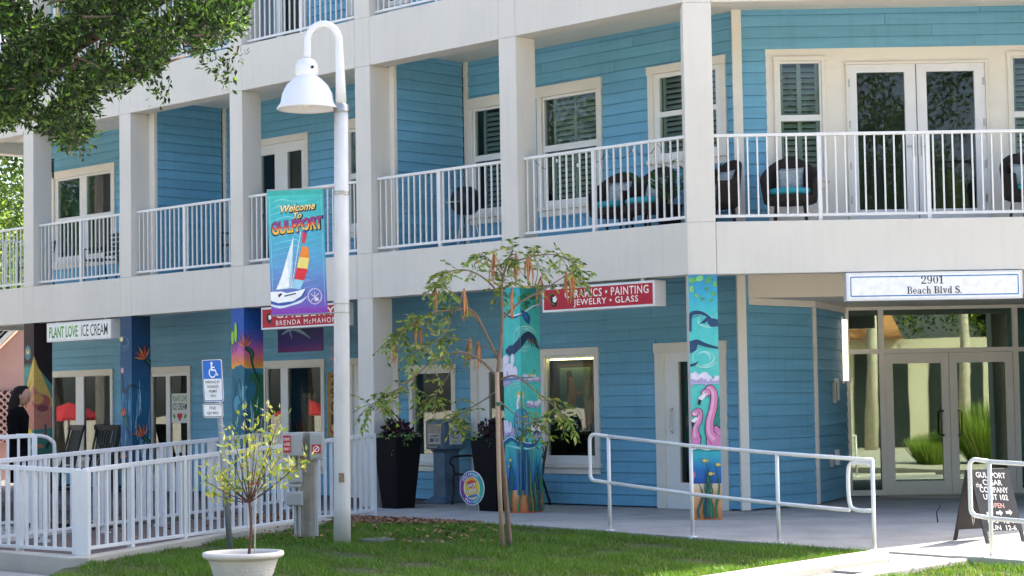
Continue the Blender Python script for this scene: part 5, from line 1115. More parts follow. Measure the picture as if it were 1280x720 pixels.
leaf_cloud('foliage', C, D, .07, .38, ['#c9c85a', '#dcdc8a', '#a3b54a', '#7f9a3e', '#e6e2a4', '#8fa83c', '#b9c05a'], shr, 2)
m = MB(); m.tube([(PX + .105, PY - .02, .09), at(322, 555, PY - .02)], .006, 6); sk_ = m.build('stake', mat('pale_cane', (.55, .5, .42), .7, .1, 9)); tag(sk_, 'thin pale cane stake beside the variegated shrub', 'stake')
m = MB(); m.tube([at(310, 606, PY - .02), at(322, 603, PY - .03)], .006, 6); m.build('tie', mat('red_tie', (.5, .02, .02), .6, 0), sk_)

# tall black planters
M_BPOT = mat('black_planter', (.008, .008, .009), .8, .15, 6, spec=.15)
def planter(u, d, label, plabel, seed):
    e = tag(empty('planter', FA.p(u, d, 0)), label, 'planter', 'tall black planters on the walkway'); m = MB(); V = []
    for h_, z in ((.165, .0), (.165, .012), (.245, .98), (.245, 1.0), (.225, 1.0), (.218, .93)): V += [FA.p(u + a * h_, d + b * h_, z) for a, b in ((-1, -1), (1, -1), (1, 1), (-1, 1))]
    m.add(V, [(i * 4 + k, i * 4 + (k + 1) % 4, i * 4 + 4 + (k + 1) % 4, i * 4 + 4 + k) for i in range(5) for k in range(4)] + [(0, 1, 2, 3)]); m.build('tub', M_BPOT, e, bev=.006)
    m = MB(); m.box(FA, u - .215, u + .215, d - .215, d + .215, .90, .94); m.build('soil', M_MULCH, e)
    f = tag(empty('potted_plant', FA.p(u, d, .94)), plabel, 'plant'); g = np.random.default_rng(seed)
    c = FA.p(u, d, 1.0); n = 40; ang = g.uniform(0, 6.28, n); rr = .20 * np.sqrt(g.uniform(0, 1, n)); Cc = np.stack([c.x + rr * np.cos(ang), c.y + rr * np.sin(ang), 1.02 + g.uniform(0, .22, n) * (1 - rr / .32)], 1)
    C, D = clump(Cc, 16, .07, g); leaf_cloud('dark_leaves', C, nrm(D + [0, 0, .3]), .075, .6, ['#2a1624', '#3a1c2c', '#1f1a20', '#20301e', '#44202e'], f, seed, trans=.15)
    k = 26; aa = g.uniform(0, 6.28, k); Cc = np.stack([c.x + .26 * np.cos(aa), c.y + .26 * np.sin(aa), 1.02 - g.uniform(-.02, .22, k) * (g.uniform(0, 1, k) < .6)], 1)
    C, D = clump(Cc, 12, .05, g); leaf_cloud('trailing_leaves', C, D, .04, .6, ['#5a7f3a', '#86a45a', '#3f6a34', '#a9b87a'], f, seed + 1, droop=.4)
    m = MB(); m.tube([FA.p(u, d, .90), FA.p(u, d, 1.15)], .02, 6); m.build('stem', mat('brown_stem'), f)
planter(5.50, .09, 'tall black tapered planter right of the white column', 'dark purple leafy plant in the planter by the white column', 8)
planter(3.73, .30, 'tall black tapered planter half hidden behind the young tree stake', 'plant with trailing green leaves in the planter behind the tree stake', 12)

# young tree on the lawn with stake and hanging pods
TX, TY = -.10, 21.45
yt = tag(empty('young_tree', (TX, TY, gz(TX, TY))), 'slender young tree with drooping leaves and brown seed pods on the lawn', 'tree')
M_BARK = mat('young_bark', (.20, .14, .10), .9, .2, 14, .6, 60)
limbs = [  # pixel path, depth offsets, start radius
    ([(637, 684), (634, 640), (629, 580), (625, 530), (622, 475), (626, 430), (628, 395), (627, 360), (632, 335), (641, 313)], 0, -.05, .032),
    ([(624, 452), (605, 412), (590, 388), (565, 388), (540, 391), (515, 405), (494, 420)], 0, -.5, .016),
    ([(622, 472), (600, 450), (572, 440), (540, 452), (510, 478), (480, 498), (463, 506)], 0, -.35, .015),
    ([(623, 475), (645, 470), (668, 488), (690, 505), (706, 522)], 0, -.3, .013),
    ([(627, 400), (650, 378), (680, 362), (705, 346), (724, 337)], 0, .3, .014),
    ([(628, 372), (608, 350), (585, 338), (560, 340), (548, 352)], 0, .3, .012),
    ([(630, 345), (612, 325), (600, 316)], 0, -.3, .009), ([(634, 330), (660, 322), (690, 318), (716, 328)], 0, -.3, .010),
    ([(600, 405), (575, 372), (552, 358)], -.1, -.6, .009), ([(565, 388), (560, 410), (540, 430), (520, 440)], -.3, -.6, .008),
    ([(622, 488), (605, 500), (585, 512), (568, 522)], 0, .3, .010), ([(572, 440), (560, 470), (545, 492), (540, 500)], -.1, .2, .008),
    ([(623, 500), (640, 515), (660, 528), (672, 530)], 0, -.2, .009), ([(668, 360), (672, 340), (668, 322)], .1, .4, .007), ([(625, 440), (596, 430), (560, 420), (548, 425)], 0, .4, .009)]
m = MB(); tw = []
for px, d0, d1, r0 in limbs:
    n = len(px); pts = [at(p[0], p[1], TY + d0 + (d1 - d0) * i / (n - 1)) for i, p in enumerate(px)]; pts = [tuple(p) for p in pts]; sm = smooth_line(pts, 4)
    m.tube(sm, [r0 * (1 - .72 * i / (len(sm) - 1)) for i in range(len(sm))], 7)
    if r0 < .03: tw += [(Vector(p), i / (len(sm) - 1), Vector(sm[min(i + 1, len(sm) - 1)]) - Vector(sm[max(i - 1, 0)])) for i, p in enumerate(sm)]
    else: tw += [(Vector(p), .9, Vector((.2, 0, 1))) for p in sm[-10:]]
m.build('trunk', M_BARK, yt, smooth=True)
g = np.random.default_rng(21); C = []; D = []; rb = MB()
for p, t, dr in tw:
    if t < .35 or (t < .7 and g.uniform() < .25): continue
    for k in range(1 if t < .7 else 3):
        a = g.normal(size=3) + np.array(dr.normalized()) * .8; a[2] -= .1; a /= np.linalg.norm(a); L = g.uniform(.14, .28); s0 = np.array(p)
        nl = int(L / .05); end = s0
        for j in range(1, nl + 1):
            f = j / nl; q = s0 + a * L * f + np.array([0, 0, -.07 * f * f]); side = np.cross(a, [0, 0, 1]); side /= np.linalg.norm(side) + 1e-6
            for s_ in (-1, 1): C.append(q); D.append(side * s_ * .8 + a * .6 + np.array([0, 0, -.45]) + g.normal(size=3) * .25)
        rb.tube([s0, s0 + a * L * .5 + np.array([0, 0, -.018]), s0 + a * L + np.array([0, 0, -.07])], .003, 4, False)
rb.build('leaf_stalks', mat('green_stalk', (.16, .17, .06), .7, .1), yt)['kind'] = 'stuff'
leaf_cloud('crown', np.array(C), np.array(D), .082, .36, ['#5f8032', '#6f9038', '#839a48', '#4a6a2c', '#93a04e', '#9a9450', '#456030'], yt, 4, trans=.4)
def pods(px, py, n, dy):
    c = at(px, py, TY + dy)
    for i in range(n + 2):
        a = rnd.uniform(0, 6.28); L = rnd.uniform(.22, .36); sw = rnd.uniform(.02, .05); b = rnd.uniform(-.06, .06); m = MB(); V = []; N_ = 9
        for j in range(N_):
            t = j / (N_ - 1); w = .0115 * math.sin(math.pi * min(1, t * .9 + .08)) + .002; z = -L * t; x = sw * math.sin(t * 2.6) + b * t
            for s_ in (-1, 1): V.append(c + Vector((math.cos(a) * x + math.cos(a + 1.2 + t) * w * s_, math.sin(a) * x + math.sin(a + 1.2 + t) * w * s_, z)))
        m.add(V, [(2 * j, 2 * j + 1, 2 * j + 3, 2 * j + 2) for j in range(N_ - 1)]); m.build('seed_pod', mat('brown_pod', (.42, .19, .075), .6, .3, 30), yt, fix=False, solid=.004, smooth=True)
for a in ((617, 316, 5, -.2), (645, 315, 5, .1), (660, 318, 4, .1), (543, 357, 4, .3), (640, 358, 4, 0), (520, 398, 3, -.3), (492, 418, 2, -.4), (588, 422, 3, .2), (598, 426, 3, .2), (676, 345, 3, .3), (716, 332, 5, -.2), (708, 340, 3, .2), (580, 360, 2, -.4)): pods(*a)
sk = tag(empty('tree_stake', (-.15, 21.36, gz(0, 21.36))), 'pale wooden stake tied to the young tree', 'stake')
m = MB(); m.tube([at(628, 686, 21.36), at(624, 600, 21.36), at(621, 465, 21.38)], [.026, .025, .024], 10); m.build('stake_pole', mat('pale_wood', (.42, .30, .21), .85, .15, 10, .3, 40, stretch=(3, 3, .4), dirt=.2), sk, smooth=True)
m = MB(); c = at(623, 505, 21.38); m.lathe([(.034, -.02), (.036, 0), (.034, .02)], c, 12); m.build('tie', mat('green_tie', (.02, .12, .08), .6, .1), sk)

# large oak reaching in from the upper left
ok = tag(empty('oak_tree', (-5.0, 13.6, -.3)), 'large oak with dense dark green leaves reaching in at upper left', 'tree')
M_OBARK = mat('oak_bark', (.075, .055, .042), .95, .3, 8, 1., 30)
m = MB(); trunk = [(-5.0, 13.6, -.3), (-4.9, 13.6, 1.0), (-4.75, 13.7, 2.2), (-4.4, 13.8, 3.0)]
m.tube(smooth_line(trunk, 5), [.32 - .008 * i for i in range(16)], 14)
lim = [[(-4.4, 13.8, 3.0), (-3.95, 13.9, 3.35), (-3.62, 14.0, 3.62), (-3.3, 14.1, 3.95), (-2.8, 14.2, 4.25), (-2.2, 14.2, 4.55)], [(-4.4, 13.8, 3.0), (-4.3, 13.5, 4.0), (-3.8, 13.2, 5.0), (-3.2, 13.0, 5.8)], [(-4.4, 13.8, 3.0), (-5.0, 14.4, 4.2), (-5.6, 15.2, 5.2), (-6.2, 16, 5.8)], [(-3.62, 14.0, 3.62), (-3.3, 13.6, 3.75), (-2.9, 13.4, 3.85), (-2.5, 13.3, 4.05)], [(-3.3, 14.1, 3.95), (-2.9, 14.9, 4.0), (-2.5, 15.3, 4.2)], [(-3.62, 14.0, 3.62), (-3.45, 14.4, 3.6), (-3.2, 14.6, 3.5)], [(-2.8, 14.2, 4.25), (-2.3, 14.0, 4.2), (-2.0, 13.9, 4.05)], [(-5, 13.6, 2.0), (-5.8, 13.0, 3.2), (-6.6, 12.2, 4.4)]]
for L in lim: s_ = smooth_line(L, 5); r0 = .11 if L[0][2] in (3.0, 2.0) else .04; m.tube(s_, [r0 * (1 - .8 * i / (len(s_) - 1)) for i in range(len(s_))], 9)
g = np.random.default_rng(31)
poly = [(-40, -60), (320, -60), (306, 10), (298, 55), (268, 52), (246, 62), (222, 42), (208, 66), (192, 86), (206, 116), (196, 122), (172, 92), (150, 108), (120, 112), (108, 150), (104, 176), (84, 182), (70, 160), (48, 150), (26, 158), (8, 164), (-40, 170)]
N0 = 3600; qx = g.uniform(-40, 320, N0); qy = g.uniform(-60, 190, N0); ins = in_poly(qx, qy, poly); qx, qy = qx[ins], qy[ins]
keep = np.sin(qx * .045 + 2) * np.sin(qy * .06 + 1) + .5 * np.sin(qx * .11 + qy * .09) > -.30; qx, qy = qx[keep], qy[keep]; dep = g.uniform(12.7, 15.2, len(qx))
Cc = np.array([at(a, b, d)[:] for a, b, d in zip(qx, qy, dep)])
ext = g.normal(size=(900, 3)); ext = nrm(ext) * (g.uniform(0, 1, (900, 1)) ** .4) * np.array([3.2, 2.6, 1.9]) + np.array([-4.9, 13.6, 5.9])
hang = [(275, 88), (285, 100), (262, 78), (283, 92), (198, 120), (205, 112), (100, 184), (95, 170), (110, 172), (302, 38), (296, 68)]
Cc = np.concatenate([Cc, np.array([at(a, b, 14.1)[:] for a, b in hang]), ext[ext[:, 2] > 4.75]])
tg_ = MB()
for c in Cc[::9]:
    d = Vector(g.normal(size=3)); tg_.tube([Vector(c) - d * .045 - Vector((.05, 0, -.01)), Vector(c), Vector(c) + d * .03], [.008, .005, .002], 4, False)
m.build('trunk', M_OBARK, ok, smooth=True); tg_.build('twigs', M_OBARK, ok)['kind'] = 'stuff'
C, D = clump(Cc, 26, .08, g); leaf_cloud('crown', C, nrm(D + [0, 0, .25]), .052, .42, ['#182c12', '#1f3917', '#13240f', '#28461b', '#3c5c25', '#111e0d', '#52702f'], ok, 6, trans=.38, rough=.65)

# trees around the place: one mesh family, each tree its own object
def make_tree(name, h, r, n, seed, cols, size, label):
    e = tag(empty(name, (0, 0, 0)), label, 'tree', 'trees around the building'); g = np.random.default_rng(seed); m = MB()
    m.tube(smooth_line([(0, 0, -.5), (.1, .05, h * .25), (0, .1, h * .5)], 4), [h * .028 * (1 - .05 * i) for i in range(9)], 9); Cc = []
    for k in range(9):
        a = k * 2.4; e_ = (r * .7 * math.cos(a), r * .7 * math.sin(a), h * g.uniform(.5, .95)); m.tube(smooth_line([(0, .1, h * .35), (e_[0] * .5, e_[1] * .5, h * .5), e_], 4), [h * .012 * (1 - .09 * i) for i in range(9)], 6)
        Cc += [np.array(e_) + g.normal(size=3) * r * .28 for _ in range(n // 9)]
    m.build('trunk', M_OBARK, e, smooth=True); C, D = clump(np.array(Cc), 80, r * .15, g); leaf_cloud('crown', C, nrm(D + [0, 0, .3]), size * .45, .6, cols, e, seed, trans=.4); return e
G1 = ['#2f4c20', '#3f5c28', '#243c18', '#506e30', '#688440']
G2 = ['#4a6a28', '#5f7c32', '#3a5520', '#74903c', '#86a046']
t1 = make_tree('leafy_tree', 11, 4.2, 420, 61, G1, .30, 'broad green tree left of the sidewalk, mirrored in the shop windows')
t2 = make_tree('leafy_tree', 9, 3.6, 420, 62, G2, .26, 'bright sunlit tree behind the left end of the balconies')
t2.location = (-15.0, 60, -.4)
t1.location = (-24, 27, -.4); first = True
spots = [(t1, -27, 35, .9, 'green tree left of the building, mirrored beside the red umbrellas'), (t1, -31, 43, 1.15, 'tall green tree far left of the building'), (t1, -25, 19, 1.05, 'green tree left of the street, mirrored in the window by the pelican'), (t1, -34, 52, 1.2, 'dark tree at the far left beyond the pink house'), (t1, -16.5, 74, 1.5, 'dark tall tree far behind the bright one at left'), (t2, -19.5, 66, 1.1, 'pale green tree behind the pink house'), (t2, -28, 11, 1.1, 'pale green tree across the left street'),
         (t1, 3, -18, 1.25, 'tall tree behind the camera, mirrored in the balcony doors'), (t1, 11, -20, 1.4, 'tallest tree across the street, mirrored in the balcony glass'), (t2, 18, -17, 1.3, 'pale tree across the street right of the tile roof'), (t1, 25, -14, 1.2, 'dark tree across the street at the far right'), (t2, -7, -16, 1.2, 'pale tree across the street left of the camera'), (t1, -16, -8, 1.2, 'dark tree across the street to the left')]
for i, (src, x, y, s_, lab) in enumerate(spots):
    c = copy_tree(src); c.location = (x, y, -.4); c.rotation_euler = (0, 0, i * 1.3); c.scale = (s_, s_, s_ * 1.05); c['label'] = lab
# shrubs low at the far left
bs = tag(empty('hedge_shrub', (-13.2, 50, -.4)), 'dark leafy shrub beside the pink house at far left', 'shrub'); g = np.random.default_rng(77)
cc_ = nrm(g.normal(size=(160, 3))) * np.array([2.2, 1.0, 1.6]) * g.uniform(.4, 1, (160, 1)) + np.array([-12.9, 49, 3.3]); C, D = clump(cc_, 20, .3, g); leaf_cloud('foliage', C, D, .2, .6, G1, bs, 9)
m = MB(); m.tube([(-13, 49, -.4), (-12.9, 49, 3.0)], [.15, .08], 7); m.build('stem', M_OBARK, bs)
# ------------------------------------------------------------------ balcony furniture
def wicker_chair():
    e = empty('wicker_chair', (0, 0, 0))
    m = MB(); n = 22; V = []; rows = 6                     # barrel shell: low arms in front, high rounded back
    for j in range(rows):
        for k in range(n + 1):
            a = R(-35) + R(250) * k / n; t = k / n; top = .60 + .32 * max(0, math.sin(math.pi * (t - .12) / .76)) ** 1.4 if .12 < t < .88 else .60
            z = .30 + (top - .30) * j / (rows - 1); r_ = .31 + .05 * j / (rows - 1)
            V.append((r_ * math.cos(a) * 1.02, r_ * math.sin(a) * .95, z))
    m.add(V, [(j * (n + 1) + k, j * (n + 1) + k + 1, (j + 1) * (n + 1) + k + 1, (j + 1) * (n + 1) + k) for j in range(rows - 1) for k in range(n)])
    m.build('back_shell', M_WICKER, e, fix=False, solid=.035, smooth=True)
    m = MB(); m.lathe([(0, .28), (.30, .28), (.32, .30), (.32, .38), (.0, .38)], (0, -.02, 0), 24); m.build('seat', M_WICKER, e, smooth=False)
    m = MB(); m.lathe([(0, .39), (.26, .39), (.285, .42), (.285, .45), (.25, .475), (0, .48)], (0, -.03, 0), 24); m.build('seat_cushion', M_TEAL, e, smooth=True)
    m = MB(); V = []                                       # plump pillow leaning on the back
    for s_ in (-1, 1):
        for j in range(7):
            for k in range(7):
                x, y = -1 + k / 3, -1 + j / 3; b = .055 * (1 - x ** 4) * (1 - y ** 4); pin = 1 - .08 * (1 - x * x) - .08 * (1 - y * y) + .08
                V.append((.165 * x * pin, .17 + s_ * b + .05 * y, .62 + .145 * y * pin))
    F = [(s0 + j * 7 + k, s0 + j * 7 + k + 1, s0 + j * 7 + k + 8, s0 + j * 7 + k + 7) for s0 in (0, 49) for j in range(6) for k in range(6)]; m.add(V, F); m.build('pillow', M_PILLOW, e, smooth=True)
    for a in (45, 135, 225, 315): m = MB(); m.tube([(.25 * math.cos(R(a)), .25 * math.sin(R(a)) - .02, .29), (.29 * math.cos(R(a)), .29 * math.sin(R(a)) - .02, 0)], [.022, .017], 8); m.build('leg', M_WICKER, e)
    return e
wc = wicker_chair()
spots = [(FB.p(1.40, .85, Z2), -.15, 'wicker chair with pale pillow left of the balcony doors'), (FB.p(4.45, .80, Z2), .2, 'wicker chair with pale pillow right of the balcony doors'), (FA.p(1.45, .95, Z2), -.75, 'wicker chair with teal cushion behind the middle balcony railing'), (FA.p(2.10, 1.0, Z2), -.5, 'second wicker chair on the middle balcony, nearer the wall post'), (FA.p(.50, 1.15, Z2), -1.0, 'wicker chair half hidden behind the corner column')]
for i, (p, rz, lab) in enumerate(spots):
    c = wc if i == 0 else copy_tree(wc); c.location = p; c.rotation_euler = (0, 0, rz); tag(c, lab, 'chair', 'wicker chairs on the balconies')
def bistro(u, d, fl, lab, seed):                           # slatted chair further along
    e = tag(empty('patio_chair', FA.p(u, d, fl)), lab, 'chair', 'dark patio chairs on the left balconies'); m = MB(); w = .23
    for su in (-w, w):
        q = MB(); q.tube([FA.p(u + su, d - .22, fl), FA.p(u + su, d - .2, fl + .45), FA.p(u + su, d + .2, fl + .45), FA.p(u + su, d + .3, fl + .95)], .016, 6); q.tube([FA.p(u + su, d + .28, fl), FA.p(u + su, d + .2, fl + .45)], .016, 6); q.tube([FA.p(u + su, d - .2, fl + .45), FA.p(u + su, d - .2, fl + .65), FA.p(u + su, d + .24, fl + .67)], .014, 6); q.build('side_frame', M_BLACK, e)
    for i in range(5): q = MB(); q.box(FA, u - w, u + w, d - .2 + i * .085, d - .2 + i * .085 + .06, fl + .452, fl + .465); q.build('seat_slat', M_BLACK, e)
    for i in range(5): q = MB(); q.box(FA, u - w, u + w, d + .215 + i * .018, d + .23 + i * .018, fl + .54 + i * .085, fl + .60 + i * .085); q.build('back_slat', M_BLACK, e)
for i, (u, lab) in enumerate(((6.8, 'dark patio chair on the balcony behind the lamp pole'), (10.2, 'dark patio chair on the balcony behind the banner'), (13.2, 'dark patio chair on the balcony left of the banner'), (14.2, 'dark patio chair beside the second balcony column from the left'), (16.4, 'dark patio chair on the far left balcony'))): bistro(u, .9, Z2, lab, i)
gr = tag(empty('covered_grill', FA.p(5.0, 1.0, Z2)), 'small dark kettle grill on the balcony behind the railing', 'grill')
m = MB(); m.lathe([(0, .95), (.10, .94), (.19, .87), (.225, .76), (.225, .74)], FA.p(4.98, 1.0, Z2), 24); m.build('lid', mat('navy_enamel', (.008, .012, .022), .3, .1), gr, smooth=True)
m = MB(); m.lathe([(.225, .735), (.20, .62), (.12, .54), (0, .53)], FA.p(4.98, 1.0, Z2), 24); m.build('bowl', mat('navy_enamel'), gr, smooth=True)
for k in range(3): a = k * 2.09; m = MB(); c = FA.p(4.98, 1.0, Z2); m.tube([c + Vector((.1 * math.cos(a), .1 * math.sin(a), .58)), c + Vector((.25 * math.cos(a), .25 * math.sin(a), 0))], .013, 6); m.build('leg', M_STEEL, gr)
m = MB(); m.box(FA, 4.86, 5.10, .72, .78, Z2 + .70, Z2 + .72); m.build('handle', M_STEEL, gr)
bp_ = tag(empty('balcony_palm', FA.p(1.0, .85, Z2)), 'small potted palm behind the balcony rail beside the corner column', 'plant')
m = MB(); m.lathe([(0, 0), (.13, 0), (.17, .32), (.18, .34), (.155, .34), (.14, .30), (0, .30)], FA.p(1.0, .85, Z2), 20); m.build('pot', M_BPOT, bp_, smooth=True)
g = np.random.default_rng(3); C, D = [], []; c = np.array(FA.p(1.0, .85, Z2 + .35)[:])
for k in range(16):
    a = g.uniform(0, 6.28); L = g.uniform(.45, .75); dirv = np.array([math.cos(a) * .55, math.sin(a) * .55, 1.])
    for j in range(14):
        t = (j + 2) / 16; p = c + dirv * L * t + np.array([math.cos(a), math.sin(a), -.9]) * L * .4 * t * t
        for s_ in (-1, 1): C.append(p); D.append(np.array([-math.sin(a) * s_, math.cos(a) * s_, -.1]) + dirv * .6)
leaf_cloud('fronds', np.array(C), np.array(D), .13, .16, ['#2f5a2c', '#3f6f34', '#244a26'], bp_, 3)
m = MB(); m.tube([tuple(c - [0, 0, .1]), tuple(c + [0, 0, .15])], .02, 6); m.build('stem', mat('green_stalk'), bp_)
# string of lights under the middle balcony rail
sl = tag(empty('string_lights', FA.p(1.5, .15, Z2 + .9)), 'string of small white bulbs swagged along the middle balcony rail', 'lights')
pts = []; hooks = [2.75, 2.35, 1.85, 1.45, 1.0, .6, .2]
for a, b in zip(hooks, hooks[1:]): pts += [tuple(FA.p(a + (b - a) * t, .17, Z2 + 1.04 - .13 * 4 * t * (1 - t))) for t in (0, .25, .5, .75)]
m = MB(); m.tube(pts, .004, 5); m.build('wire', M_BLACK, sl)
for i, p in enumerate(pts[1::3]): m = MB(); m.ball(Vector(p) - Vector((0, 0, .035)), (.018, .018, .028), 8, 5); m.build('bulb', M_WHITE, sl, smooth=True)
wch = tag(empty('wind_chime', FA.p(15.36, .6, 5.6)), 'dark wind chime hanging under the far left balcony beam', 'wind chime')
m = MB(); m.tube([FA.p(15.36, .6, 6.6), FA.p(15.36, .6, 5.98)], .004, 5); m.lathe([(0, .02), (.06, .02), (.06, 0), (0, 0)], FA.p(15.36, .6, 5.96), 12); m.build('hanger', M_BLACK, wch)
for k in range(5): c = FA.p(15.36, .6, 0) + Vector((.045 * math.cos(k * 1.26), .045 * math.sin(k * 1.26), 0)); m = MB(); m.tube([c + Vector((0, 0, 5.95)), c + Vector((0, 0, 5.62 + .03 * k))], .010, 6); m.build('chime_tube', M_BLACK, wch)

# rocking chairs on the ice cream porch
M_ROCK = mat('black_wood', (.018, .015, .013), .5, .3, 10)
def rocker(u, d, rz, label):
    e = tag(empty('rocking_chair', FA.p(u, d, 0)), label, 'rocking chair', 'dark rocking chairs on the ice cream porch'); fr = Fr(tuple(FA.p(u, d, 0)[:2]), (math.cos(rz), math.sin(rz)), (-math.sin(rz), math.cos(rz)))
    for s_ in (-.27, .27):
        m = MB(); m.tube(smooth_line([fr.p(s_, -.40, .07), fr.p(s_, 0, .02), fr.p(s_, .5, .09)], 6), .02, 6); m.build('rocker', M_ROCK, e)
        m = MB(); m.tube([fr.p(s_, -.25, .04), fr.p(s_, -.25, .62)], .02, 6); m.build('leg', M_ROCK, e); m = MB(); m.tube([fr.p(s_, .2, .04), fr.p(s_, .22, .42), fr.p(s_, .42, 1.15)], .021, 6); m.build('back_post', M_ROCK, e)
        m = MB(); m.box(fr, s_ - .04, s_ + .04, -.32, .28, .62, .645); m.build('arm', M_ROCK, e)
    for i in range(6): m = MB(); m.box(fr, -.26, .26, -.26 + i * .08, -.20 + i * .08, .41, .43); m.build('seat_slat', M_ROCK, e)
    for i in range(7):
        x = -.21 + i * .07; m = MB(); V = [fr.p(x + a, .235 + .2 * (z - .46) / .66 + b, z) for z in (.46, 1.12) for b in (0, .012) for a in (-.024, .024)]; m.add(V, [(0, 1, 3, 2), (4, 6, 7, 5), (0, 4, 5, 1), (2, 3, 7, 6), (0, 2, 6, 4), (1, 5, 7, 3)]); m.build('back_slat', M_ROCK, e)
    m = MB(); V = [fr.p(a, .42 + b, z) for z in (1.08, 1.18) for b in (-.012, .014) for a in (-.29, .29)]; m.add(V, [(0, 1, 3, 2), (4, 6, 7, 5), (0, 4, 5, 1), (2, 3, 7, 6), (0, 2, 6, 4), (1, 5, 7, 3)]); m.build('headboard', M_ROCK, e)
rocker(14.85, 1.10, -.55, 'dark rocking chair left of the waterfall column'); rocker(14.15, 1.15, -.55, 'dark rocking chair touching the waterfall column'); rocker(16.1, 1.15, -.9, 'dark rocking chair beside the bird column')

# ------------------------------------------------------------------ person on the porch, in black, long dark hair, head bent, hands at a phone
pr = tag(empty('person', (-6.22, 25.0, .02)), 'person in a black dress with long dark hair looking down', 'person')
def skin_mesh(name, verts, edges, radii, ma, parent, sub=2):
    me = bpy.data.meshes.new(name); me.from_pydata(verts, edges, []); o = bpy.data.objects.new(name, me); COL.objects.link(o)
    sk = o.modifiers.new('skin', 'SKIN')
    for i, r_ in enumerate(radii): me.skin_vertices[0].data[i].radius = (r_, r_) if not isinstance(r_, tuple) else r_
    me.skin_vertices[0].data[0].use_root = True
    ss = o.modifiers.new('sub', 'SUBSURF'); ss.levels = sub; ss.render_levels = sub
    dg = bpy.context.evaluated_depsgraph_get(); nm = bpy.data.meshes.new_from_object(o.evaluated_get(dg)); bpy.data.objects.remove(o)
    nm.name = name; nm.materials.clear(); nm.materials.append(ma); nm.polygons.foreach_set('use_smooth', [True] * len(nm.polygons))
    q = bpy.data.objects.new(name, nm); COL.objects.link(q)
    if parent is not None: attach(q, parent)
    return q
M_SKIN = mat('skin', (.30, .17, .12), .55, .05, 9); M_DRESS = mat('black_cloth', (.005, .005, .006), 1., .2, 12, spec=.05); M_HAIR = mat('dark_hair', (.010, .007, .006), .7, .5, 30, .6, 60, stretch=(4, 4, .3), spec=.15)
OX, OY, OZ = -6.22, 25.0, .05
T = lambda x, y, z: (OX + x * .88, OY + y * .88, OZ + z)               # she faces right (+x)
vs = [T(0, 0, .92), T(.0, 0, 1.08), T(-.01, 0, 1.25), T(-.02, 0, 1.38), T(.0, 0, 1.46), T(.04, 0, 1.53),
      T(.01, -.09, .86), T(.03, -.10, .50), T(.0, -.10, .10), T(.12, -.11, .03), T(-.01, .09, .86), T(-.03, .10, .50), T(-.06, .10, .10), T(.06, .11, .03),
      T(-.01, -.15, 1.36), T(-.02, -.21, 1.10), T(.17, -.14, 1.06), T(.25, -.11, 1.08), T(-.01, .15, 1.36), T(-.02, .21, 1.10), T(.17, .12, 1.08), T(.25, .08, 1.10)]
ed = [(0, 1), (1, 2), (2, 3), (3, 4), (4, 5), (0, 6), (6, 7), (7, 8), (8, 9), (0, 10), (10, 11), (11, 12), (12, 13), (3, 14), (14, 15), (15, 16), (16, 17), (3, 18), (18, 19), (19, 20), (20, 21)]
ra = [(.14, .12), (.115, .10), (.13, .11), (.12, .09), .052, .05, .085, .052, .036, .032, .085, .052, .036, .032, .058, .042, .033, .024, .058, .042, .033, .024]
body = skin_mesh('body', vs, ed, ra, M_SKIN, pr)
# head with face: profile lathe deformed, joined as its own smooth surface under the body
m = MB(); hc = Vector(T(.06, 0, 1.60)); V = []; nn, mm = 20, 14
for j in range(mm + 1):
    ph = math.pi * j / mm
    for k in range(nn):
        a = 2 * math.pi * k / nn; x, y, z = math.sin(ph) * math.cos(a), math.sin(ph) * math.sin(a), math.cos(ph)
        f = 1.
        if x > .5 and abs(y) < .35: f += .16 * math.exp(-((z + .18) / .16) ** 2) * max(0, 1 - abs(y) / .3) + .03 * math.exp(-((z + .5) / .1) ** 2) - .04 * math.exp(-((z - .05) / .1) ** 2) * (abs(y) > .1)
        p = Vector((.098 * x * f * (1 if z > -.3 else 1 + .08 * x), .074 * y, .118 * z - (.012 if z < -.5 and x > 0 else 0)))
        p = Matrix.Rotation(.42, 3, 'Y') @ p; V.append(hc + p)
m.add(V, [(j * nn + k, j * nn + (k + 1) % nn, (j + 1) * nn + (k + 1) % nn, (j + 1) * nn + k) for j in range(mm) for k in range(nn)])
hd = m.build('head', M_SKIN, body, smooth=True)
for s_ in (-1, 1): m = MB(); m.ball(hc + Matrix.Rotation(.42, 3, 'Y') @ Vector((.082, s_ * .03, .008)), (.012, .014, .009), 8, 5); m.build('eye', mat('eye_dark', (.03, .02, .02), .3, 0), hd, smooth=True); m = MB(); m.ball(hc + Matrix.Rotation(.42, 3, 'Y') @ Vector((-.005, s_ * .076, -.01)), (.02, .01, .03), 8, 5); m.build('ear', M_SKIN, hd, smooth=True)
m = MB(); m.ball(hc + Matrix.Rotation(.42, 3, 'Y') @ Vector((.088, 0, -.062)), (.010, .022, .006), 8, 4); m.build('mouth', mat('lip', (.35, .10, .09), .5, 0), hd, smooth=True)
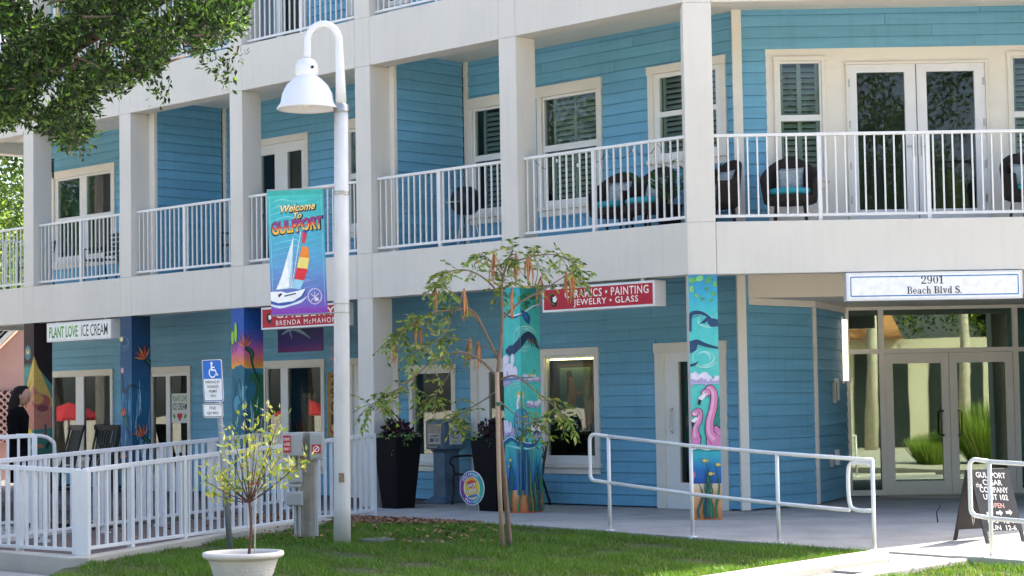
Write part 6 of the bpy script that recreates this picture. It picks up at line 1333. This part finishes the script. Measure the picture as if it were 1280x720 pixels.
for s_, w in ((-1, Vector(T(.25, -.11, 1.08))), (1, Vector(T(.25, .08, 1.10)))):   # hands: palm, four curled fingers, thumb
    hv, he, hr = [w, w + Vector((.05, 0, .012))], [(0, 1)], [(.026, .016), (.034, .014)]
    for i in range(4): b = len(hv); y = (i - 1.5) * .017; L = (.026, .031, .029, .022)[i]; hv += [w + Vector((.085, y, .016)), w + Vector((.085 + L, y * 1.05, .022)), w + Vector((.085 + L * 1.5, y * 1.05, .005)) ]; he += [(1, b), (b, b + 1), (b + 1, b + 2)]; hr += [.010, .0085, .007]
    b = len(hv); hv += [w + Vector((.04, -s_ * .035, .02)), w + Vector((.07, -s_ * .042, .035))]; he += [(0, b), (b, b + 1)]; hr += [.011, .008]
    skin_mesh('hand', hv, he, hr, M_SKIN, body, 1)
def ringmesh(name, rows, ma, n=24, par=pr):
    m = MB(); V = []
    for cx, cy, cz, rx, ry in rows: V += [Vector(T(cx + rx * math.cos(2 * math.pi * k / n) * (1 + .05 * math.sin(5 * 2 * math.pi * k / n) * (cz < .8)), cy + ry * math.sin(2 * math.pi * k / n), cz)) for k in range(n)]
    m.add(V, [(i * n + k, i * n + (k + 1) % n, (i + 1) * n + (k + 1) % n, (i + 1) * n + k) for i in range(len(rows) - 1) for k in range(n)]); return m.build(name, ma, par, smooth=True, solid=.006)
ringmesh('dress', [(.01, 0, .52, .20, .21), (.01, 0, .70, .175, .19), (0, 0, .90, .155, .175), (0, 0, 1.05, .125, .14), (-.01, 0, 1.20, .145, .15), (-.01, 0, 1.34, .155, .175), (-.005, 0, 1.42, .105, .13), (.0, 0, 1.465, .062, .066)], M_DRESS)
for s_ in (-1, 1): m = MB(); m.tube(smooth_line([T(-.01, s_ * .13, 1.39), T(-.015, s_ * .185, 1.30), T(-.02, s_ * .21, 1.11), T(.06, s_ * .18, 1.075), T(.20, s_ * .13, 1.075)], 5), [.088] * 5 + [.066] * 6 + [.05] * 5 + [.042] * 5, 12); m.build('sleeve', M_DRESS, pr, smooth=True)
m = MB(); V = []; rows = [(.06, 1.73, .06, .055), (.045, 1.705, .098, .082), (.02, 1.64, .112, .094), (-.02, 1.56, .105, .10), (-.05, 1.47, .095, .105), (-.07, 1.36, .08, .10), (-.075, 1.26, .06, .075), (-.07, 1.20, .03, .04)]
for cx, cz, rx, ry in rows:
    for k in range(24):
        a = 2 * math.pi * k / 24; f = 1 - (.20 if cz < 1.66 and cz > 1.5 else .22 if cz <= 1.5 else 0) * max(0, math.cos(a)) ** .6; w = 1 + .05 * math.sin(7 * a + cz * 9); V.append(T(cx + rx * math.cos(a) * f * w - (.0 if f == 1 else .0), ry * math.sin(a) * w, cz))
n = 24; m.add(V, [(i * n + k, i * n + (k + 1) % n, (i + 1) * n + (k + 1) % n, (i + 1) * n + k) for i in range(len(rows) - 1) for k in range(n)] + [tuple(range(n)), tuple(range(7 * n, 8 * n))]); m.build('hair', M_HAIR, pr, smooth=True)
for s_, fx in ((-1, .06), (1, .0)): m = MB(); m.ball(T(fx + .03, s_ * .105, .03), (.12, .045, .04), 12, 6); m.build('shoe', M_DRESS, pr, smooth=True)
ph_ = MB(); ph_.box(FW, OX + .335, OX + .35, OY - .05, OY + .03, OZ + 1.10, OZ + 1.24); tag(ph_.build('phone', M_BLACK, bev=.004), 'small dark phone held by the person on the porch', 'phone')

# ------------------------------------------------------------------ neighbours and the far side of the street (they also show in the glass)
ph = tag(empty('pink_house', (-13.2, 46, -.4)), 'pink house with pale gable trim and lattice at far left', 'house')
M_PINK = mat('pink_wall', (.60, .34, .29), .8, .06, 2, .2, 40)
m = MB(); V = [(x, y, z) for y in (45.2, 53) for x, z in ((-20, -.4), (-11.2, -.4), (-11.2, 1.9), (-12.4, 1.9), (-15.6, 1.9), (-20, 1.9))]
m.box(FW, -20, -11.0, 45.4, 53, -.4, 1.95); m.build('wall', M_PINK, ph)
m = MB(); P_ = [(-11.2, 1.6), (-9.9, 3.9), (-9.2, 3.9)]
def slant(m, x0, z0, x1, z1, w, y0, y1):
    d = Vector((x1 - x0, 0, z1 - z0)).normalized(); nrm_ = Vector((-d.z, 0, d.x)); V = [Vector((x, y, z)) + nrm_ * s_ for y in (y0, y1) for x, z in ((x0, z0), (x1, z1)) for s_ in (0, w)]
    m.add(V, [(0, 1, 3, 2), (4, 6, 7, 5), (0, 4, 5, 1), (2, 3, 7, 6), (0, 2, 6, 4), (1, 5, 7, 3)])
m = MB(); slant(m, -13.4, 1.2, -10.3, 4.25, .16, 45.0, 45.2); m.build('gable_trim', M_CREAM, ph)
m = MB(); m.add([(-13.4, 45.25, 1.2), (-10.3, 45.25, 4.2), (-10.3, 45.25, 1.2), (-13.4, 45.4, 1.2), (-10.3, 45.4, 4.2), (-10.3, 45.4, 1.2)], [(0, 2, 1), (3, 4, 5), (0, 1, 4, 3), (1, 2, 5, 4), (2, 0, 3, 5)]); m.build('gable_wall', M_PINK, ph)
m = MB(); m.add([(-13.5, 45.0, 1.3), (-10.35, 45.0, 4.4), (-10.35, 53, 4.4), (-13.5, 53, 1.3), (-13.5, 45.0, 1.22), (-10.35, 45.0, 4.32), (-10.35, 53, 4.32), (-13.5, 53, 1.22)], [(0, 1, 2, 3), (7, 6, 5, 4), (0, 4, 5, 1), (1, 5, 6, 2), (2, 6, 7, 3), (3, 7, 4, 0)]); m.build('roof', mat('pale_roof', (.5, .42, .36), .8, .1), ph)
m = MB()
for i in range(26):
    for s_ in (-1, 1): x = -13.2 + i * .16; slant(m, x, .75, x + s_ * 1.15, 1.9, .035, 45.12 + .02 * s_, 45.14 + .02 * s_)
m.build('lattice', mat('pink_lattice', (.70, .42, .36), .8, .05), ph)['kind'] = 'stuff'
m = MB(); m.box(FW, -13.5, -10.8, 45.2, 45.22, .75, 1.92); m.build('lattice_back', mat('dark_gap', (.10, .05, .045), .9, 0), ph)
def umbrella(x, y, lab):
    e = tag(empty('patio_umbrella', (x, y, -.4)), lab, 'umbrella', 'red umbrellas on the left terrace'); m = MB(); m.lathe([(.03, 1.95), (.45, 1.8), (.8, 1.55), (.81, 1.48)], (x, y, -.3), 8); m.build('canopy', mat('red_canvas', (.38, .015, .025), .8, .05), e, solid=.01)
    m = MB(); m.tube([(x, y, -.4), (x, y, 1.6)], .025, 8); m.build('pole', M_STEEL, e); m = MB(); m.lathe([(0, .08), (.28, .06), (.3, 0), (0, 0)], (x, y, -.4), 16); m.build('base', M_BLACK, e)
for x, y, l in ((-22, 40.6, 'red patio umbrella left of the ice cream shop, nearest its window'), (-25.6, 42.4, 'red patio umbrella in the middle of the left terrace'), (-24.5, 34.8, 'red patio umbrella at the street end of the left terrace'), (-29, 44.6, 'red patio umbrella farthest left on the terrace')): umbrella(x, y, l)
cb = tag(empty('cream_building', (17, -10, -.4)), 'low cream building with orange tile roof across the street', 'building')
M_CB = mat('cream_stucco', (.60, .54, .40), .85, .05, 1)
m = MB(); m.box(FW, 6, 30, -16, -9, -.4, 3.4); m.build('wall', M_CB, cb)
m = MB(); m.add([(5.4, -8.4, 3.4), (13.2, -8.4, 3.4), (13.2, -12.5, 5.2), (5.4, -12.5, 5.2), (5.4, -16.6, 3.4), (13.2, -16.6, 3.4)], [(0, 1, 2, 3), (3, 2, 5, 4), (0, 3, 4), (1, 5, 2), (0, 4, 5, 1)]); m.build('roof', mat('terracotta', (.50, .22, .08), .85, .2, 6), cb)
for i in range(9): x = 6.5 + i * 2.55; m = MB(); m.box(FW, x, x + 1.85, -9.03, -8.97, -.3, 2.9); m.build('window', mat('dark_glass', (.02, .03, .03), .1, 0), cb)
def palm(x, y, h, lab, seed):
    e = tag(empty('palm_tree', (x, y, -.4)), lab, 'palm', 'palms across the street'); m = MB(); m.tube([(x, y, -.4), (x + .15, y, h * .5), (x + .05, y, h)], [.22, .17, .15], 10); m.build('trunk', mat('pale_palm_bark', (.52, .46, .36), .9, .2, 5), e, smooth=True)
    g = np.random.default_rng(seed); C, D = [], []
    for k in range(24):
        a = g.uniform(0, 6.28); el = g.uniform(-.4, 1.1); L = 2.0
        for j in range(18):
            t = j / 18; p = np.array([x + .05, y, h]) + np.array([math.cos(a) * math.cos(el), math.sin(a) * math.cos(el), math.sin(el)]) * L * t + np.array([0, 0, -1.0]) * t * t
            for s_ in (-1, 1): C.append(p); D.append(np.array([-math.sin(a) * s_, math.cos(a) * s_, -.3]))
    leaf_cloud('fronds', np.array(C), np.array(D), .55, .1, G1, e, seed)
for x, y, h, l in ((9.3, -5.5, 6.5, 'palm across the street mirrored at the left of the entrance doors'), (11.4, -5, 7.2, 'palm across the street mirrored behind the door handles'), (14.6, -6, 6.2, 'palm across the street mirrored in the right entrance door')): palm(x, y, h, l, int(x))
def grass_clump(x, y, h, lab, seed):
    e = tag(empty('grass_clump', (x, y, -.4)), lab, 'ornamental grass', 'ornamental grasses across the walk'); g = np.random.default_rng(seed); n = 1500; a = g.uniform(0, 6.28, n); rr = .35 * np.sqrt(g.uniform(0, 1, n)); C = np.stack([x + rr * np.cos(a), y + rr * np.sin(a), np.full(n, -.4)], 1); D = np.stack([np.cos(a) * .45, np.sin(a) * .45, np.full(n, 1.)], 1) + g.normal(size=(n, 3)) * .15
    attach(leaf_cloud('blades', C, D, h, .02, ['#7f9a3a', '#9ab850', '#a9b060', '#5f8030'], None, seed), e)
for x, y, h, l in ((10.7, 8.0, .9, 'ornamental grass clump mirrored in the entrance door, left one'), (12.0, 8.0, 1.6, 'ornamental grass clump mirrored in the entrance door, taller one'), (17, 6, 1.3, 'ornamental grass clump farthest right beyond the walk')): grass_clump(x, y, h, l, int(x * 3))
pl_ = sheet([(6, -7), (32, -7), (32, 13), (11, 13), (6, 6)], .02, 'plaza', mat('pale_plaza', (.50, .46, .38), .9, .1, .6), .3); tag(pl_, 'pale paved plaza across the walk', 'plaza')
